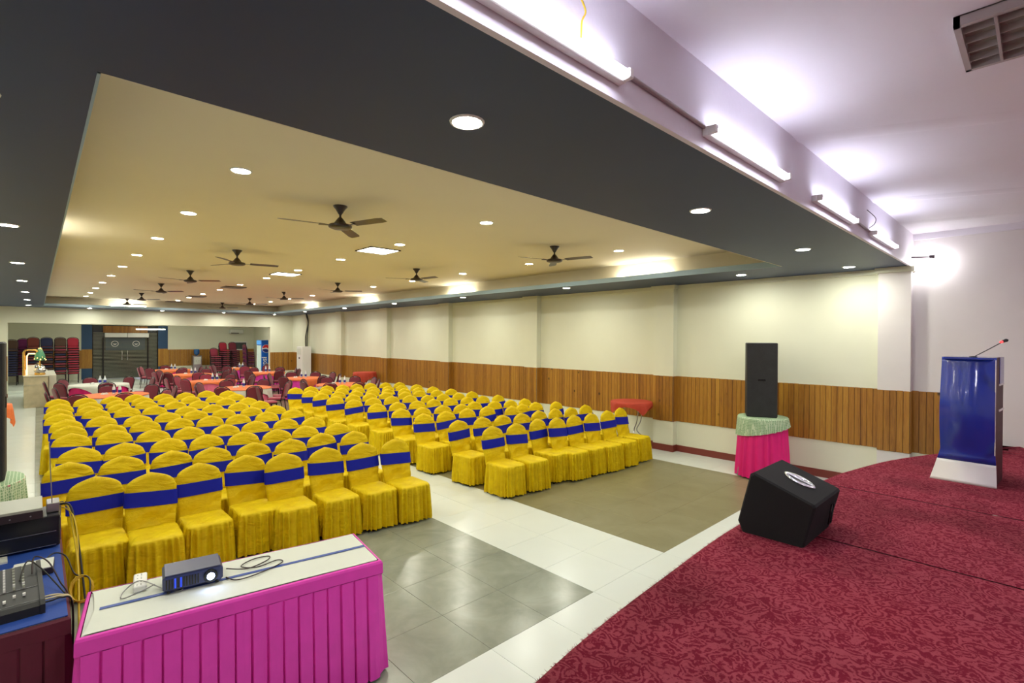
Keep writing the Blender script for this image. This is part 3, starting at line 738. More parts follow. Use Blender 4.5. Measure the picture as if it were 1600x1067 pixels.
# ------------------------------------------------------------------ round tables
def skirt(R0, z1, z0, waves, amp, flare, n=160, seed=0, zt=None):
    rnd = random.Random(seed); ph = [rnd.uniform(0, 6) for _ in range(3)]
    m = MB(); P = []; lv = [0, .05, .25, .5, .75, 1]
    for l in lv:
        for i in range(n):
            a = 2 * pi * i / n
            top = z1 if zt is None else zt(a)
            f_ = amp * (.25 + .75 * l) * (.65 * sin(waves * a + .9 * sin(5 * a + ph[0])) + .35 * sin(waves * 1.618 // 1 * a + ph[1]))
            r_ = R0 + flare * l + f_
            P.append((r_ * cos(a), r_ * sin(a), top + (z0 - top) * l))
    F = [(k * n + i, k * n + (i + 1) % n, (k + 1) * n + (i + 1) % n, (k + 1) * n + i) for k in range(len(lv) - 1) for i in range(n)]
    return m.add(P, F, True)
def square_cloth(R0, z, half, rz, n=96, seed=0, nw=11, extra=0):
    # square cloth on a round top: hem hangs lowest at its corners
    m = MB(); P = []; rnd = random.Random(seed); ph = rnd.uniform(0, 6)
    for l in (0, .6, .97, 1.0, 1.01, 1.02, 1.03):
        for i in range(n):
            a = 2 * pi * i / n
            if l <= 1: P.append((R0 * l * cos(a), R0 * l * sin(a), z + (.0 if l < 1 else -.004)))
            else:
                b = (a - rz + pi / 4) % (pi / 2) - pi / 4
                ln = half / cos(b) + extra; drop = max(.015, ln - R0); q_ = (l - 1) / .03
                w_ = (.020 * sin(nw * a + ph) + .012 * sin(2.3 * nw // 1 * a)) * q_ * min(1, drop / .2)
                r_ = R0 + .006 + w_ + .03 * q_ * drop
                P.append((r_ * cos(a), r_ * sin(a), z - .004 - drop * q_ * .97))
    K = 7
    F = [(k * n + i, k * n + (i + 1) % n, (k + 1) * n + (i + 1) % n, (k + 1) * n + i) for k in range(K - 1) for i in range(n)] + [tuple(range(n))]
    return m.add(P, F, True)
TBL = [ # x, y, top, under, skirt, description
 (1.42, 16.25, 'orange_cloth', 'white_cloth', 'pink_soft', 'behind the left yellow block'),
 (1.42, 20.1, 'white_cloth', None, 'pink_hot', 'left, before the shuttered door'),
 (4.42, 16.1, 'orange_cloth', 'white_cloth', 'pink_soft', 'middle, behind the yellow chairs'),
 (4.35, 19.4, 'orange_cloth', None, 'pink_soft', 'second of the middle column'),
 (4.48, 23.3, 'orange_cloth', None, 'pink_soft', 'third of the middle column'),
 (4.42, 27.0, 'orange_cloth', None, 'pink_hot', 'last of the middle column'),
 (7.05, 15.4, 'orange_cloth', 'white_cloth', 'pink_hot', 'right, behind the yellow chairs'),
 (7.08, 18.7, 'orange_cloth', None, 'pink_magenta', 'second of the right column'),
 (7.06, 22.6, 'orange_cloth', None, 'pink_magenta', 'third of the right column'),
 (7.11, 26.6, 'orange_cloth', None, 'pink_magenta', 'last of the right column')]
top_me = MB().lathe([(.001, .715), (.68, .715), (.70, .725), (.70, .742), (.68, .748), (.001, .748)], 32).mesh('tabletop', 'off_white')
ped_me = MB().tube([(0, 0, 0.02), (0, 0, .715)], .03, 8).box(-.35, .35, -.02, .02, 0, .03).box(-.02, .02, -.35, .35, 0, .03).mesh('pedestal', 'steel')
bb_me = MB().lathe([(.001, 0), (.034, 0), (.036, .02), (.036, .15), (.026, .19), (.013, .215), (.013, .235)], 12).mesh('bottle_body', 'bottle_clear')
bl_me = MB().lathe([(.0370, .045), (.0372, .05), (.0372, .115), (.0370, .12)], 12).mesh('label_band', 'label_blue')
bc_me = MB().lathe([(.016, .225), (.016, .248), (.001, .25)], 10).mesh('cap', 'white_plastic')
def bottle(x, y, z, label):
    t = thing('water_bottle', label, 'bottle', (x, y, z), 0, 'water bottles on the round tables')
    inst('bottle_body', bb_me, t); inst('label_band', bl_me, t); inst('cap', bc_me, t)
napkin_me = MB().add([(-.07, -.05, .0), (.07, -.05, 0), (.07, .05, 0), (-.07, .05, 0), (-.05, -.04, .04), (.04, -.03, .05), (.05, .035, .03), (-.04, .03, .045)], [(0, 1, 5, 4), (1, 2, 6, 5), (2, 3, 7, 6), (3, 0, 4, 7), (4, 5, 6, 7), (3, 2, 1, 0)]).mesh('napkin_pile', 'white_plastic')
SIDES = ['right side', 'far right side', 'far side', 'far left side', 'left side', 'near left side', 'near side', 'near right side']
for ti, (x, y, top, under, sk, desc) in enumerate(TBL):
    rnd = random.Random(100 + ti)
    t = thing('round_table', 'round banquet table under its cloths, ' + desc, 'table', (x, y, 0), 0, 'round banquet tables')
    inst('tabletop', top_me, t); inst('pedestal', ped_me, t)
    tag(skirt(.70, .745, .03, 40, .016, .03, seed=ti).build('table_skirt', sk, None, (x, y, 0)), '%s pleated skirt around the round table %s' % ({'pink_soft': 'pale pink', 'pink_hot': 'hot pink', 'pink_magenta': 'magenta'}[sk], desc), 'table skirt', 'round table skirts')
    if under:
        tag(square_cloth(.728, .752, .84, .2, seed=ti).build('tablecloth', under, None, (x, y, 0)), 'white cloth under orange on the round table ' + desc, 'tablecloth', 'table top cloths')
        tag(square_cloth(.735, .757, .60, .75, seed=ti + 3).build('tablecloth', top, None, (x, y, 0)), 'orange cloth over white on the round table ' + desc, 'tablecloth', 'table top cloths')
    else:
        tag(square_cloth(.735, .754, .78, .35 + ti * .3, seed=ti).build('tablecloth', top, None, (x, y, 0)), '%s cloth on the round table %s' % ('white' if 'white' in top else 'orange', desc), 'tablecloth', 'table top cloths')
    for k in range(2):
        if ti == 2 and k == 1: continue
        bx, by = x + .02 + k * .11, y + .10 - k * .11
        bottle(bx, by, .758, 'clear water bottle, %s on the round table %s' % ('left' if k == 0 else 'right', desc))
    tag(inst('napkin_pile', napkin_me, None, (x - .16, y + .2, .758), rnd.uniform(0, 3)), 'small white heap of napkins on the round table ' + desc, 'napkins', 'napkin heaps')
    base = yaw  # bearing of the view
    for k in range(8):
        if (ti, k) in ((0, 4), (1, 0), (5, 2), (9, 2), (9, 3)): continue
        a = -base * 0 + (k * pi / 4) + R(-43.4 + 45) * 0 + R(-43.4) + rnd.uniform(-.12, .12)
        rad = .97 + rnd.uniform(-.06, .12)
        cx, cy = x + rad * cos(a), y + rad * sin(a)
        # chair looks at the table: local -Y towards the centre
        face = math.atan2(y - cy, x - cx) + pi / 2 + rnd.uniform(-.25, .25)
        maroon(cx, cy, face, 'maroon chair, %s of the round table %s' % (SIDES[k], desc), 'maroon banquet chairs at the round tables',
               rnd.choice(['maroon_cloth', 'maroon_cloth', 'maroon_bright']), rnd.choice(['maroon_seat', 'maroon_bright']))
for (x, y, rz, d) in ((.62, 17.6, pi / 2 + .2, 'standing alone left of the foremost left round table'), (3.1, 22.4, -pi / 2 - .1, 'standing in the aisle before the shuttered door'), (4.65, 14.75, .1 + pi / 2, 'turned sideways beside the aisle behind the yellow chairs')):
    maroon(x, y, rz, 'maroon banquet chair ' + d, 'loose maroon chairs')

# ------------------------------------------------------------------ tall round tables
def tall_table(x, y, label, h=.97, R0=.40, legs=True):
    t = thing('folding_table', label, 'table', (x, y, 0), 0, 'tall round side tables')
    MB().lathe([(.001, h - .03), (R0, h - .03), (R0, h), (.001, h)], 32).build('tabletop', 'off_white', t)
    for s_ in (-1, 1):
        MB().tube(smooth_path([(s_ * .06, -.22, h - .03), (s_ * .07, -.18, .6), (s_ * .05, -.10, .40), (s_ * .16, -.18, .26), (s_ * .26, -.26, .18), (s_ * .28, -.28, 0)]), .011, 7).build('leg', 'steel', t)
        MB().tube(smooth_path([(s_ * .06, .22, h - .03), (s_ * .07, .18, .6), (s_ * .05, .10, .40), (s_ * .16, .18, .26), (s_ * .26, .26, .18), (s_ * .28, .28, 0)]), .011, 7).build('leg', 'steel', t)
    return t
tall_table(8.78, 5.75, 'tall round folding table with chrome legs beside the right pilaster, under an orange cloth')
tag(square_cloth(.41, .978, .42, R(20), seed=3, nw=7, extra=.07).build('tablecloth', 'orange_dark', None, (8.78, 5.75, 0)), 'rust orange cloth draped over the tall table beside the right pilaster', 'tablecloth')
tall_table(8.75, 17.1, 'tall round table against the plank wall far back, under an orange cloth')
tag(square_cloth(.41, .978, .62, R(10), seed=5, nw=16).build('tablecloth', 'orange_dark', None, (8.75, 17.1, 0)), 'dark orange cloth hanging full around the tall table far back by the wall', 'tablecloth')
tall_table(-.74, 13.2, 'tall round table at the left edge, under an orange cloth')
tag(square_cloth(.41, .978, .62, R(40), seed=8, nw=12).build('tablecloth', 'orange_cloth', None, (-.74, 13.2, 0)), 'orange cloth with a hanging corner on the tall table at the left edge', 'tablecloth')
tall_table(8.68, 3.17, 'tall round table under a green lace topper, holding the right loudspeaker', R0=.345)
tag(skirt(.355, .96, .02, 21, .026, .05, n=260, seed=2).build('table_skirt', 'pink_hot', None, (8.68, 3.17, 0)), 'hot pink gathered skirt under the right loudspeaker', 'table skirt')
def topper(x, y, lo, hi, ang, seed, Rr=.42):
    zt = lambda a: 1
    m = MB(); n = 200; P = []
    for l in (0, .7, 1.0): 
        for i in range(n): a = 2 * pi * i / n; P.append((Rr * l * cos(a), Rr * l * sin(a), .982 - (.004 if l == 1 else 0)))
    for l in (.1, .5, 1):
        for i in range(n):
            a = 2 * pi * i / n; hem = lo + (hi - lo) * (.5 + .5 * cos(a - ang)); r_ = Rr + .008 + l * (.018 + .010 * sin(24 * a + seed) + .005 * sin(37 * a))
            P.append((r_ * cos(a), r_ * sin(a), .978 + (hem - .978) * l))
    F = [(k * n + i, k * n + (i + 1) % n, (k + 1) * n + (i + 1) % n, (k + 1) * n + i) for k in range(5) for i in range(n)] + [tuple(range(n))]
    return m.add(P, F, True).build('table_topper', 'lace_green', None, (x, y, 0))
tag(topper(8.68, 3.17, .66, .84, R(-60), 1, .37), 'pale green lace topper with slanting hem under the right loudspeaker', 'tablecloth')
tall_table(-.50, 6.35, 'tall round table under a green lace topper at the left edge, holding the left loudspeaker')
tag(skirt(.425, .96, .02, 26, .018, .0, n=220, seed=6).build('table_skirt', 'pink_hot', None, (-.50, 6.35, 0)), 'hot pink skirt of the table under the left loudspeaker', 'table skirt')
tag(topper(-.50, 6.35, .66, .78, R(200), 4), 'pale green topper hanging at the left edge under the left loudspeaker', 'tablecloth')

# ------------------------------------------------------------------ loudspeakers
def pa_speaker(x, y, z, rz, label):
    t = thing('loudspeaker', label, 'loudspeaker', (x, y, z), rz, 'tall loudspeakers')
    MB().box(-.225, .225, -.20, .24, 0, 1.20, .012).build('cabinet', 'black_box', t)
    MB().box(-.06, .05, -.206, -.195, .585, .615, .004).build('handle_recess', 'black_gloss', t)
    MB().box(.225, .232, -.05, .05, .62, .72, .002).build('side_handle', 'black_paint', t)
    return t
pa_speaker(8.68, 3.20, .985, R(-65), 'tall black scuffed loudspeaker standing on the green topped table by the right wall')
pa_speaker(-.425, 6.35, .985, R(0), 'tall dark loudspeaker cut off by the left picture edge')
# stage monitor
t = thing('stage_monitor', 'black carpeted wedge floor monitor with a chrome oval handle at the stage edge', 'loudspeaker', (4.0, 1.25, SH))
prof = [(-.16, 0), (-.23, .285), (-.22, .30), (.165, .44), (.19, .425), (.275, .07), (.245, 0)]
m = MB(); xs = [(-.29, .94), (-.275, 1), (.285, 1), (.30, .94)]
P = []
for x, s_ in xs:
    for a, b in prof: P.append((x, .02 + (a - .02) * s_, .2 + (b - .2) * s_))
k = len(prof); F = [(a * k + i, a * k + (i + 1) % k, (a + 1) * k + (i + 1) % k, (a + 1) * k + i) for a in range(3) for i in range(k)] + [tuple(range(k)), tuple(range(3 * k, 4 * k))]
m.add([(a, b, max(c_, 0.001) - (0 if c_ > .02 else c_)) for a, b, c_ in P], F).build('cabinet', 'black_carpet', t)
import mathutils
hd = MB(); sl = math.atan2(.14, .385)
def top_pt(b, a, h=.006): # a along x, b up the slope
    b = b * .95; a = a * 1.45
    return (a + .02, -.22 + (.19 + b) * cos(sl), .30 + (.19 + b) * sin(sl) + h)
N = 28
def eye(s_, k): 
    th = 2 * pi * k / N; c_ = cos(th); return (.115 * s_ * c_, .052 * s_ ** 1.5 * math.copysign(abs(sin(th)) ** 1.3, sin(th)))
P = [top_pt(*eye(1, k)) for k in range(N)] + [top_pt(*eye(.98, k), .014) for k in range(N)] + [top_pt(*eye(.78, k), .014) for k in range(N)] + [top_pt(*eye(.76, k), .0) for k in range(N)]
F = [(a * N + k, a * N + (k + 1) % N, (a + 1) * N + (k + 1) % N, (a + 1) * N + k) for a in range(3) for k in range(N)]
hd.add(P, F, True); hd.build('handle_ring', 'chrome', t)
MB().tube([top_pt(-.092, 0, .012), top_pt(.092, 0, .012)], .007, 8).build('grip', 'chrome', t)
MB().add([top_pt(*eye(.77, k), .002) for k in range(N)], [tuple(range(N))]).build('handle_cup', 'black_gloss', t)
q0 = MB()
for zz in (0,): q0.tube([(.12, -.2, .07), (.10, -.225, .22), (.16, -.225, .22), (.18, -.2, .07), (.12, -.2, .07)], .006, 6)
q0.build('port_rim', 'black_gloss', t)

# ------------------------------------------------------------------ podium
t = thing('podium', 'blue curved lectern with a white foot standing on the stage', 'podium', (6.8, .5, SH), R(-4))
H_ = 1.225
def front_x(z):  # S-curve of the front panel (faces local -X)
    k = z / H_
    return -.20 - .045 * sin(2 * pi * (k - .28) * .95) - (.10 * max(0, .22 - k) / .22)
def panel(z0, z1, name, mtl, n=20, th=.018):
    P = []
    for i in range(n + 1):
        z = z0 + (z1 - z0) * i / n; x = front_x(z); k = z / H_
        yl = .185 + .07 * max(0, .25 - k) / .25 + .012; yr = -.205 - .02 * max(0, .25 - k) / .25
        P += [(x, yr, z), (x, yl, z), (x + th, yl, z), (x + th, yr, z)]
    F = [(i * 4 + q_, i * 4 + (q_ + 1) % 4, i * 4 + 4 + (q_ + 1) % 4, i * 4 + 4 + q_) for i in range(n) for q_ in range(4)] + [(3, 2, 1, 0), tuple(n * 4 + q_ for q_ in range(4))]
    mb = MB().add(P, F, True)
    o = mb.build(name, mtl, t); return o
panel(.205, H_, 'front_panel', 'podium_blue'); panel(.0, .203, 'foot_panel', 'white_plastic', 8, .022)
for y0 in (-.205, .178):
    P = []; n = 16
    for i in range(n + 1):
        z = H_ * i / n; x = front_x(z) + .018
        for yy in (y0, y0 + .016): P += [(x, yy, z), (.27, yy, z)]
    F = []
    for i in range(n):
        a = i * 4; F += [(a, a + 1, a + 5, a + 4), (a + 2, a + 6, a + 7, a + 3), (a, a + 4, a + 6, a + 2), (a + 1, a + 3, a + 7, a + 5)]
    F += [(0, 2, 3, 1), (n * 4, n * 4 + 1, n * 4 + 3, n * 4 + 2)]
    MB().add(P, F).build('side_panel', 'podium_maroon', t)
MB().box(-.19, .22, -.188, .178, H_ - .02, H_).build('top', 'podium_blue', t)
MB().box(.02, .275, -.209, -.204, .97, H_ - .0).build('back_rail', 'podium_blue', t)
for z in (.70, .95): MB().box(.0, .272, -.211, .178, z, z + .018).build('shelf', 'white_plastic', t)
MB().box(-.218, -.2, -.208, -.203, .3, H_ - .02).build('edge_trim', 'white_plastic', t)
t = thing('gooseneck_microphone', 'thin black gooseneck microphone with a glowing red ring on the podium', 'microphone', (6.75, .48, SH + H_))
MB().tube([(0, 0, .0), (.10, -.10, .075), (.19, -.19, .145)], .004, 6).build('gooseneck', 'black_paint', t)
MB().tube([(.185, -.185, .148), (.20, -.20, .156)], .011, 8).build('light_ring', 'red_ring', t)
MB().tube([(.197, -.197, .155), (.225, -.225, .168), (.235, -.235, .172)], [.012, .017, .008], 10).build('capsule', 'black_paint', t)
MB().lathe([(.03, 0), (.03, .008), (.001, .012)], 12).build('base', 'black_paint', t)

# ------------------------------------------------------------------ projector table
def pleat_box(hx, hy, z1, z0, pitch, depth, seed=0, band=.085):
    rnd = random.Random(seed); m = MB()
    path = []; cs = [(-hx, -hy), (hx, -hy), (hx, hy), (-hx, hy)]
    for c_ in range(4):
        a, b = Vector(cs[c_]), Vector(cs[(c_ + 1) % 4]); d = (b - a); L_ = d.length; d.normalize(); nn = Vector((d.y, -d.x)); K = max(1, round(L_ / pitch))
        for i in range(K):
            s0 = L_ * i / K; w_ = L_ / K
            for f_, o_ in ((0, 0), (.06, 1), (.5, .85), (.9, .6), (.985, -.15)):
                jit = rnd.uniform(-.12, .12)
                path.append((a + d * (s0 + f_ * w_ * (1 + jit * .2)), nn, o_ + jit))
    n = len(path); P = []; lv = [0, .04, .35, .7, 1]
    for l in lv:
        for p, nn, o_ in path:
            q_ = p + nn * (depth * (.35 + .65 * l) * o_ + .012 + .03 * l)
            P.append((q_.x, q_.y, z1 - band + (z0 - z1 + band) * l))
    F = [(k * n + i, k * n + (i + 1) % n, (k + 1) * n + (i + 1) % n, (k + 1) * n + i) for k in range(len(lv) - 1) for i in range(n)]
    m.add(P, F)
    return m
PT = (.94, 3.4, 0); PR = R(-8)
t = thing('trestle_table', 'long narrow table in the foreground under a white cloth and pink skirt', 'table', PT, PR)
MB().box(-.755, .755, -.27, .27, .725, .75).build('tabletop', 'off_white', t)
for sx in (-.65, .65):
    for sy in (-.2, .2): MB().tube([(sx, sy, 0), (sx, sy, .725)], .014, 6).build('leg', 'dark_metal', t)
sk_ = thing('table_skirt', 'bright magenta pink pleated skirt around the foreground table', 'table skirt', PT, PR)
pleat_box(.757, .272, .76, .02, .083, .032, 4).build('pleats', 'pink_magenta', sk_)
hb = MB(); pr_ = [(.0, .762), (.014, .758), (.020, .745), (.021, .68), (.016, .672)]
cs = [(-1, -1), (1, -1), (1, 1), (-1, 1)]
P = [(sx * (.757 + o_), sy * (.272 + o_), z) for o_, z in pr_ for sx, sy in cs]
hb.add(P, [(k * 4 + i, k * 4 + (i + 1) % 4, k * 4 + 4 + (i + 1) % 4, k * 4 + 4 + i) for k in range(4) for i in range(4)])
hb.build('waistband', 'pink_magenta', sk_)
ct_ = MB(); nx, ny = 44, 14; P = []
for i in range(nx + 1):
    for k in range(ny + 1):
        x = -.752 + 1.504 * i / nx; y = -.262 + .526 * k / ny
        if i == 0: x += .03 * (1 - abs(2 * k / ny - 1)) ** .6
        if i == nx: x -= .0
        z = .7635 + .0016 * sin(9 * x + 14 * y) * sin(3 * x - 11 * y)
        P.append((x, y, z))
ct_.add(P, [(i * (ny + 1) + k, (i + 1) * (ny + 1) + k, (i + 1) * (ny + 1) + k + 1, i * (ny + 1) + k + 1) for i in range(nx) for k in range(ny)], True)
tc_ = ct_.build('table_runner', 'white_cloth', None, PT, PR); tag(tc_, 'off-white cloth stretched on the foreground table with a blue line along it', 'tablecloth')
MB().box(-.70, .752, -.012, .016, .7655, .7675).build('blue_stripe', 'blue_tape', tc_)
# projector
pj = thing('projector', 'dark video projector with a brilliant blue-white lens on the white cloth', 'projector', (.68, 3.50, .7675), R(-8))
MB().box(-.15, .15, -.10, .11, .012, .10, .014).build('body', 'projector_body', pj)
MB().box(-.14, .14, -.092, .102, .098, .105, .003).build('lid', 'projector_lid', pj)
for k in range(12): MB().box(-.135 + k * .014, -.128 + k * .014, -.103, -.098, .03, .085).build('grille_bar', 'grille_flare' if k in (3, 5) else 'black_gloss', pj)
MB().tube([(.085, -.095, .058), (.085, -.118, .058)], .036, 20).build('lens_ring', 'black_gloss', pj)
MB().tube([(.085, -.110, .058), (.085, -.120, .058)], .020, 20).build('lens', 'light_lens', pj)
for sx in (-.12, .12):
    for sy in (-.08, .08): MB().tube([(sx, sy, 0), (sx, sy, .014)], .010, 8).build('foot', 'black_paint', pj)
# power strip
ps = thing('power_strip', 'white four-socket extension block left of the projector', 'power strip', (.445, 3.665, .7675), R(82))
MB().box(-.10, .10, -.033, .033, 0, .035, .006).build('casing', 'white_plastic', ps)
for k in range(4):
    so = MB()
    for dx, dy in ((0, .012), (-.008, -.006), (.008, -.006)): so.box(-.076 + k * .048 + dx - .003, -.076 + k * .048 + dx + .003, dy - .002, dy + .004, .0345, .0358)
    so.build('socket', 'dark_metal', ps)
def cable(pts, r_, m_, label, loc=None):
    return tag(MB().tube(smooth_path(pts, 8), r_, 6).build('cable', m_), label, 'cable')
zc = .772
cable([(.50, 3.56, zc + .02), (.44, 3.50, zc + .03), (.35, 3.53, zc), (.36, 3.62, zc), (.44, 3.62, zc + .04), (.54, 3.50, zc), (.60, 3.42, zc), (.62, 3.43, zc + .01)], .0035, 'steel', 'thin grey cable looping over the white extension block')
cable([(.86, 3.50, zc + .02), (.97, 3.46, zc), (1.10, 3.50, zc), (1.13, 3.56, zc), (1.04, 3.58, zc), (.95, 3.52, zc), (1.02, 3.44, zc), (1.15, 3.46, zc), (1.16, 3.40, zc), (1.00, 3.34, zc), (.88, 3.34, zc), (.84, 3.42, zc)], .0035, 'dark_metal', 'thin dark cable coiled on the white cloth right of the projector')
# DJ table
t = thing('equipment_table', 'table at the left edge with a blue top carrying the sound equipment', 'table', (-.60, 4.33, 0))
MB().box(-.71, .71, -.77, .77, .725, .755).build('tabletop', 'off_white', t)
for sx in (-.62, .62):
    for sy in (-.7, .7): MB().tube([(sx, sy, 0), (sx, sy, .725)], .014, 6).build('leg', 'dark_metal', t)
tag(MB().box(-.72, .72, -.78, .78, .7555, .7605).build('table_cover', 'blue_cloth', None, (-.60, 4.33, 0)), 'blue cloth top on the equipment table at the left edge', 'tablecloth')
dk = thing('table_skirt', 'dark maroon pleated skirt of the equipment table', 'table skirt', (-.60, 4.33, 0))
pleat_box(.715, .775, .75, .02, .09, .022, 9).build('pleats', 'maroon_skirt', dk)
MB().add([(sx * (.715 + o_), sy * (.775 + o_), z) for o_, z in ((.004, .752), (.018, .74), (.019, .665), (.014, .66)) for sx, sy in cs], [(k * 4 + i, k * 4 + (i + 1) % 4, k * 4 + 4 + (i + 1) % 4, k * 4 + 4 + i) for k in range(3) for i in range(4)]).build('waistband', 'maroon_skirt', dk)
# mixer
mx_ = thing('mixing_console', 'black audio mixing desk with rows of knobs and faders', 'mixer', (-.26, 3.90, .7605), R(2))
MB().prism([(-.25, 0), (.27, 0), (.27, .105), (.25, .115), (-.22, .06), (-.25, .045)], -.28, .265, 'x').build('body', 'black_paint', mx_)
for sx in (-.285, .265): MB().prism([(-.255, 0), (.275, 0), (.275, .112), (.255, .125), (-.225, .068), (-.255, .05)], sx, sx + .02, 'x').build('side_cheek', 'black_paint', mx_)
def slope(y): return .06 + (y + .22) * (.055 / .47) + .001
kn = MB(); kl = MB()
for i in range(13):
    xx = -.25 + i * .038
    for k in range(8):
        yy = -.03 + k * .034; z = slope(yy)
        (kl if i in (9, 10) or k in (1,) else kn).box(xx - .005, xx + .005, yy - .005, yy + .005, z, z + .016)
stuff(kn.build('knob', 'grey_metal', mx_)); stuff(kl.build('knob', 'white_plastic', mx_))
fd = MB(); sl_ = MB()
for i in range(13):
    xx = -.25 + i * .038; yy = -.16 + .05 * random.random(); sl_.box(xx - .0015, xx + .0015, -.2, -.06, slope(-.2) - .004, slope(-.06) - .009); fd.box(xx - .006, xx + .006, yy - .009, yy + .009, slope(yy), slope(yy) + .012)
stuff(fd.build('fader', 'white_plastic', mx_))
stuff(MB().box(-.27, .26, -.205, -.203, slope(-.2), slope(-.2) + .001).box(-.27, .26, -.045, -.042, slope(-.04), slope(-.04) + .002).build('print_line', 'steel', mx_))
MB().tube([(.286, -.12, .035), (.290, -.12, .035)], .014, 16).build('badge', 'blue_tape', mx_)
# rack and amplifier, adapter
rk = thing('equipment_rack', 'black rack case at the back of the blue table', 'rack', (-.38, 4.90, .7605))
MB().box(-.52, .50, -.15, .15, .012, .225, .006).build('case', 'black_gloss', rk)
MB().box(-.50, .48, -.156, -.149, .115, .118).box(-.50, .48, -.156, -.149, .02, .024).build('front_trim', 'steel', rk)
MB().box(.50, .506, -.10, .12, .03, .19).build('side_plate', 'steel', rk)
for sx in (-.45, .42):
    for sy in (-.1, .1): MB().tube([(sx, sy, 0), (sx, sy, .014)], .014, 8).build('foot', 'black_paint', rk)
am = thing('amplifier', 'flat grey metal amplifier lying on the black rack case', 'amplifier', (-.46, 4.88, .988))
MB().box(-.44, .49, -.17, .19, .006, .075, .003).build('lid', 'grey_metal', am)
MB().box(-.44, .49, -.176, -.17, .006, .058).build('front_lip', 'dark_metal', am)
for xx in (.33, .43): MB().tube([(xx, -.178, .03), (xx, -.174, .03)], .005, 8).build('screw', 'steel', am)
for sx in (-.4, .44): MB().box(sx - .015, sx + .015, -.12, .12, -.002, .008).build('foot', 'black_paint', am)
wr_ = thing('wireless_receiver', 'small grey receiver box with antennas beside the amplifier', 'receiver', (.085, 4.90, .988))
MB().box(-.035, .035, -.07, .08, 0, .065, .004).build('casing', 'steel', wr_)
MB().tube([(-.005, -.05, .05), (-.02, -.08, .50)], .0035, 6).build('antenna', 'steel', wr_)
MB().tube([(.04, -.05, .04), (.035, -.085, -.2)], .0035, 6).build('antenna', 'steel', wr_)
for k in range(3): MB().tube([(.035, .0 + k * .03, .03), (.06, .0 + k * .03, .03)], .007, 8).build('plug', ['black_paint', 'yellow_cable', 'black_paint'][k], wr_)
ad = thing('adapter_box', 'small flat grey box between the mixing desk and the rack', 'adapter', (-.01, 4.33, .7605), R(-3))
MB().box(-.10, .09, -.09, .09, 0, .042, .004).build('casing', 'dark_metal', ad); MB().box(-.098, .088, -.088, .088, .041, .045).build('lid', 'off_white', ad)
tag(MB().box(-.35, .28, -.055, .06, 0, .012).build('papers', 'off_white', None, (-.42, 4.66, .7605), R(3)), 'strip of white papers lying in front of the rack', 'papers')
zt = .765
cable([(-.02, 4.0, .87), (-.01, 4.1, .93), (.05, 4.05, .90), (.10, 3.95, .80), (.135, 3.9, .72), (.14, 3.88, .5)], .004, 'dark_metal', 'black cable arching from the mixing desk over the table edge')
cable([(-.07, 3.95, .86), (-.04, 4.08, .92), (.02, 4.02, .88), (.11, 3.86, .775), (.15, 3.84, .70), (.15, 3.82, .4)], .004, 'black_paint', 'second black cable arching from the desk, nearer the front')
for k, mt in enumerate(('cream_cable', 'cream_cable', 'black_paint')):
    cable([(.02, 3.78 - k * .022, .80 - k * .006), (.06, 3.78 - k * .022, .80 - k * .006), (.10, 3.79 - k * .02, .785), (.145, 3.80 - k * .02, .74), (.15, 3.80, .55 - k * .05)], .005, mt, ['cream plug lead, upper of the pair at the mixing desk side', 'cream plug lead, lower of the pair at the mixing desk side', 'black plug lead leaving the mixing desk side'][k])
cable([(.10, 4.86, 1.03), (.17, 4.80, 1.03), (.20, 4.70, .90), (.22, 4.55, .70), (.24, 4.35, .40), (.25, 4.2, .1)], .007, 'black_paint', 'black cable falling from the receiver behind the blue table')
cable([(.10, 4.90, 1.03), (.16, 4.82, 1.02), (.18, 4.72, .92), (.20, 4.45, .72), (.19, 4.1, .55), (.18, 3.9, .40), (.18, 3.8, .35)], .006, 'yellow_cable', 'thick yellow cable falling down the gap between the two tables')
cable([(.11, 4.88, 1.02), (.18, 4.76, .98), (.205, 4.62, .86), (.20, 4.40, .66), (.185, 4.0, .5), (.18, 3.85, .6), (.17, 3.7, .45)], .005, 'yellow_cable', 'thinner yellow cable beside the thick one in the gap')
lp = [(.20 + .055 * cos(a), 4.15 + .03 * sin(a), .66 + .07 * sin(a)) for a in [k * .5 for k in range(38)]]
tag(MB().tube([(x + .002 * i / 6, y, z - .002 * i / 4) for i, (x, y, z) in enumerate(lp)], .0035, 6).build('cable', 'yellow_cable'), 'small coil of yellow wire hanging at the corner of the blue table', 'cable')
cable([(.02, 4.36, .79), (.08, 4.5, .80), (.14, 4.45, .78), (.18, 4.3, .70), (.24, 4.1, .72), (.22, 3.95, .60), (.16, 3.9, .4)], .0045, 'black_paint', 'black cable swinging from the grey box over to the pink table corner')

# ------------------------------------------------------------------ far end: counter, door, fridge, air conditioner
ct = thing('buffet_counter', 'long beige marble buffet counter at the far left', 'counter', (0, 23.6, 0))
MB().box(-.29, .27, -1.95, 1.95, 0, .97, .01).build('body', 'marble', ct)
MB().box(-.31, .29, -1.97, 1.97, .97, 1.0, .006).build('worktop', 'marble_light', ct)
MB().box(.29, .48, -1.2, 1.95, 0, .96, .01).build('side_shelf', 'marble_light', ct)
MB().box(-.30, -.28, -1.96, -1.94, .7, .72).box(-.28, .26, -1.958, -1.948, .70, .705).build('seam', 'floor_grout', ct)
arch = thing('lit_arch', 'gold framed arch with warm lights on the buffet counter', 'arch', (-.12, 21.95, 1.0))
MB().tube([(-.17, 0, 0), (-.17, 0, .72), (-.13, 0, .80), (.10, 0, .80), (.15, 0, .74)], .03, 8).build('frame', 'gold', arch)
MB().tube([(-.10, .05, 0), (-.10, .05, .60), (-.06, .05, .68), (.09, .05, .68)], .015, 8).build('light_rail', 'light_fairy', arch)
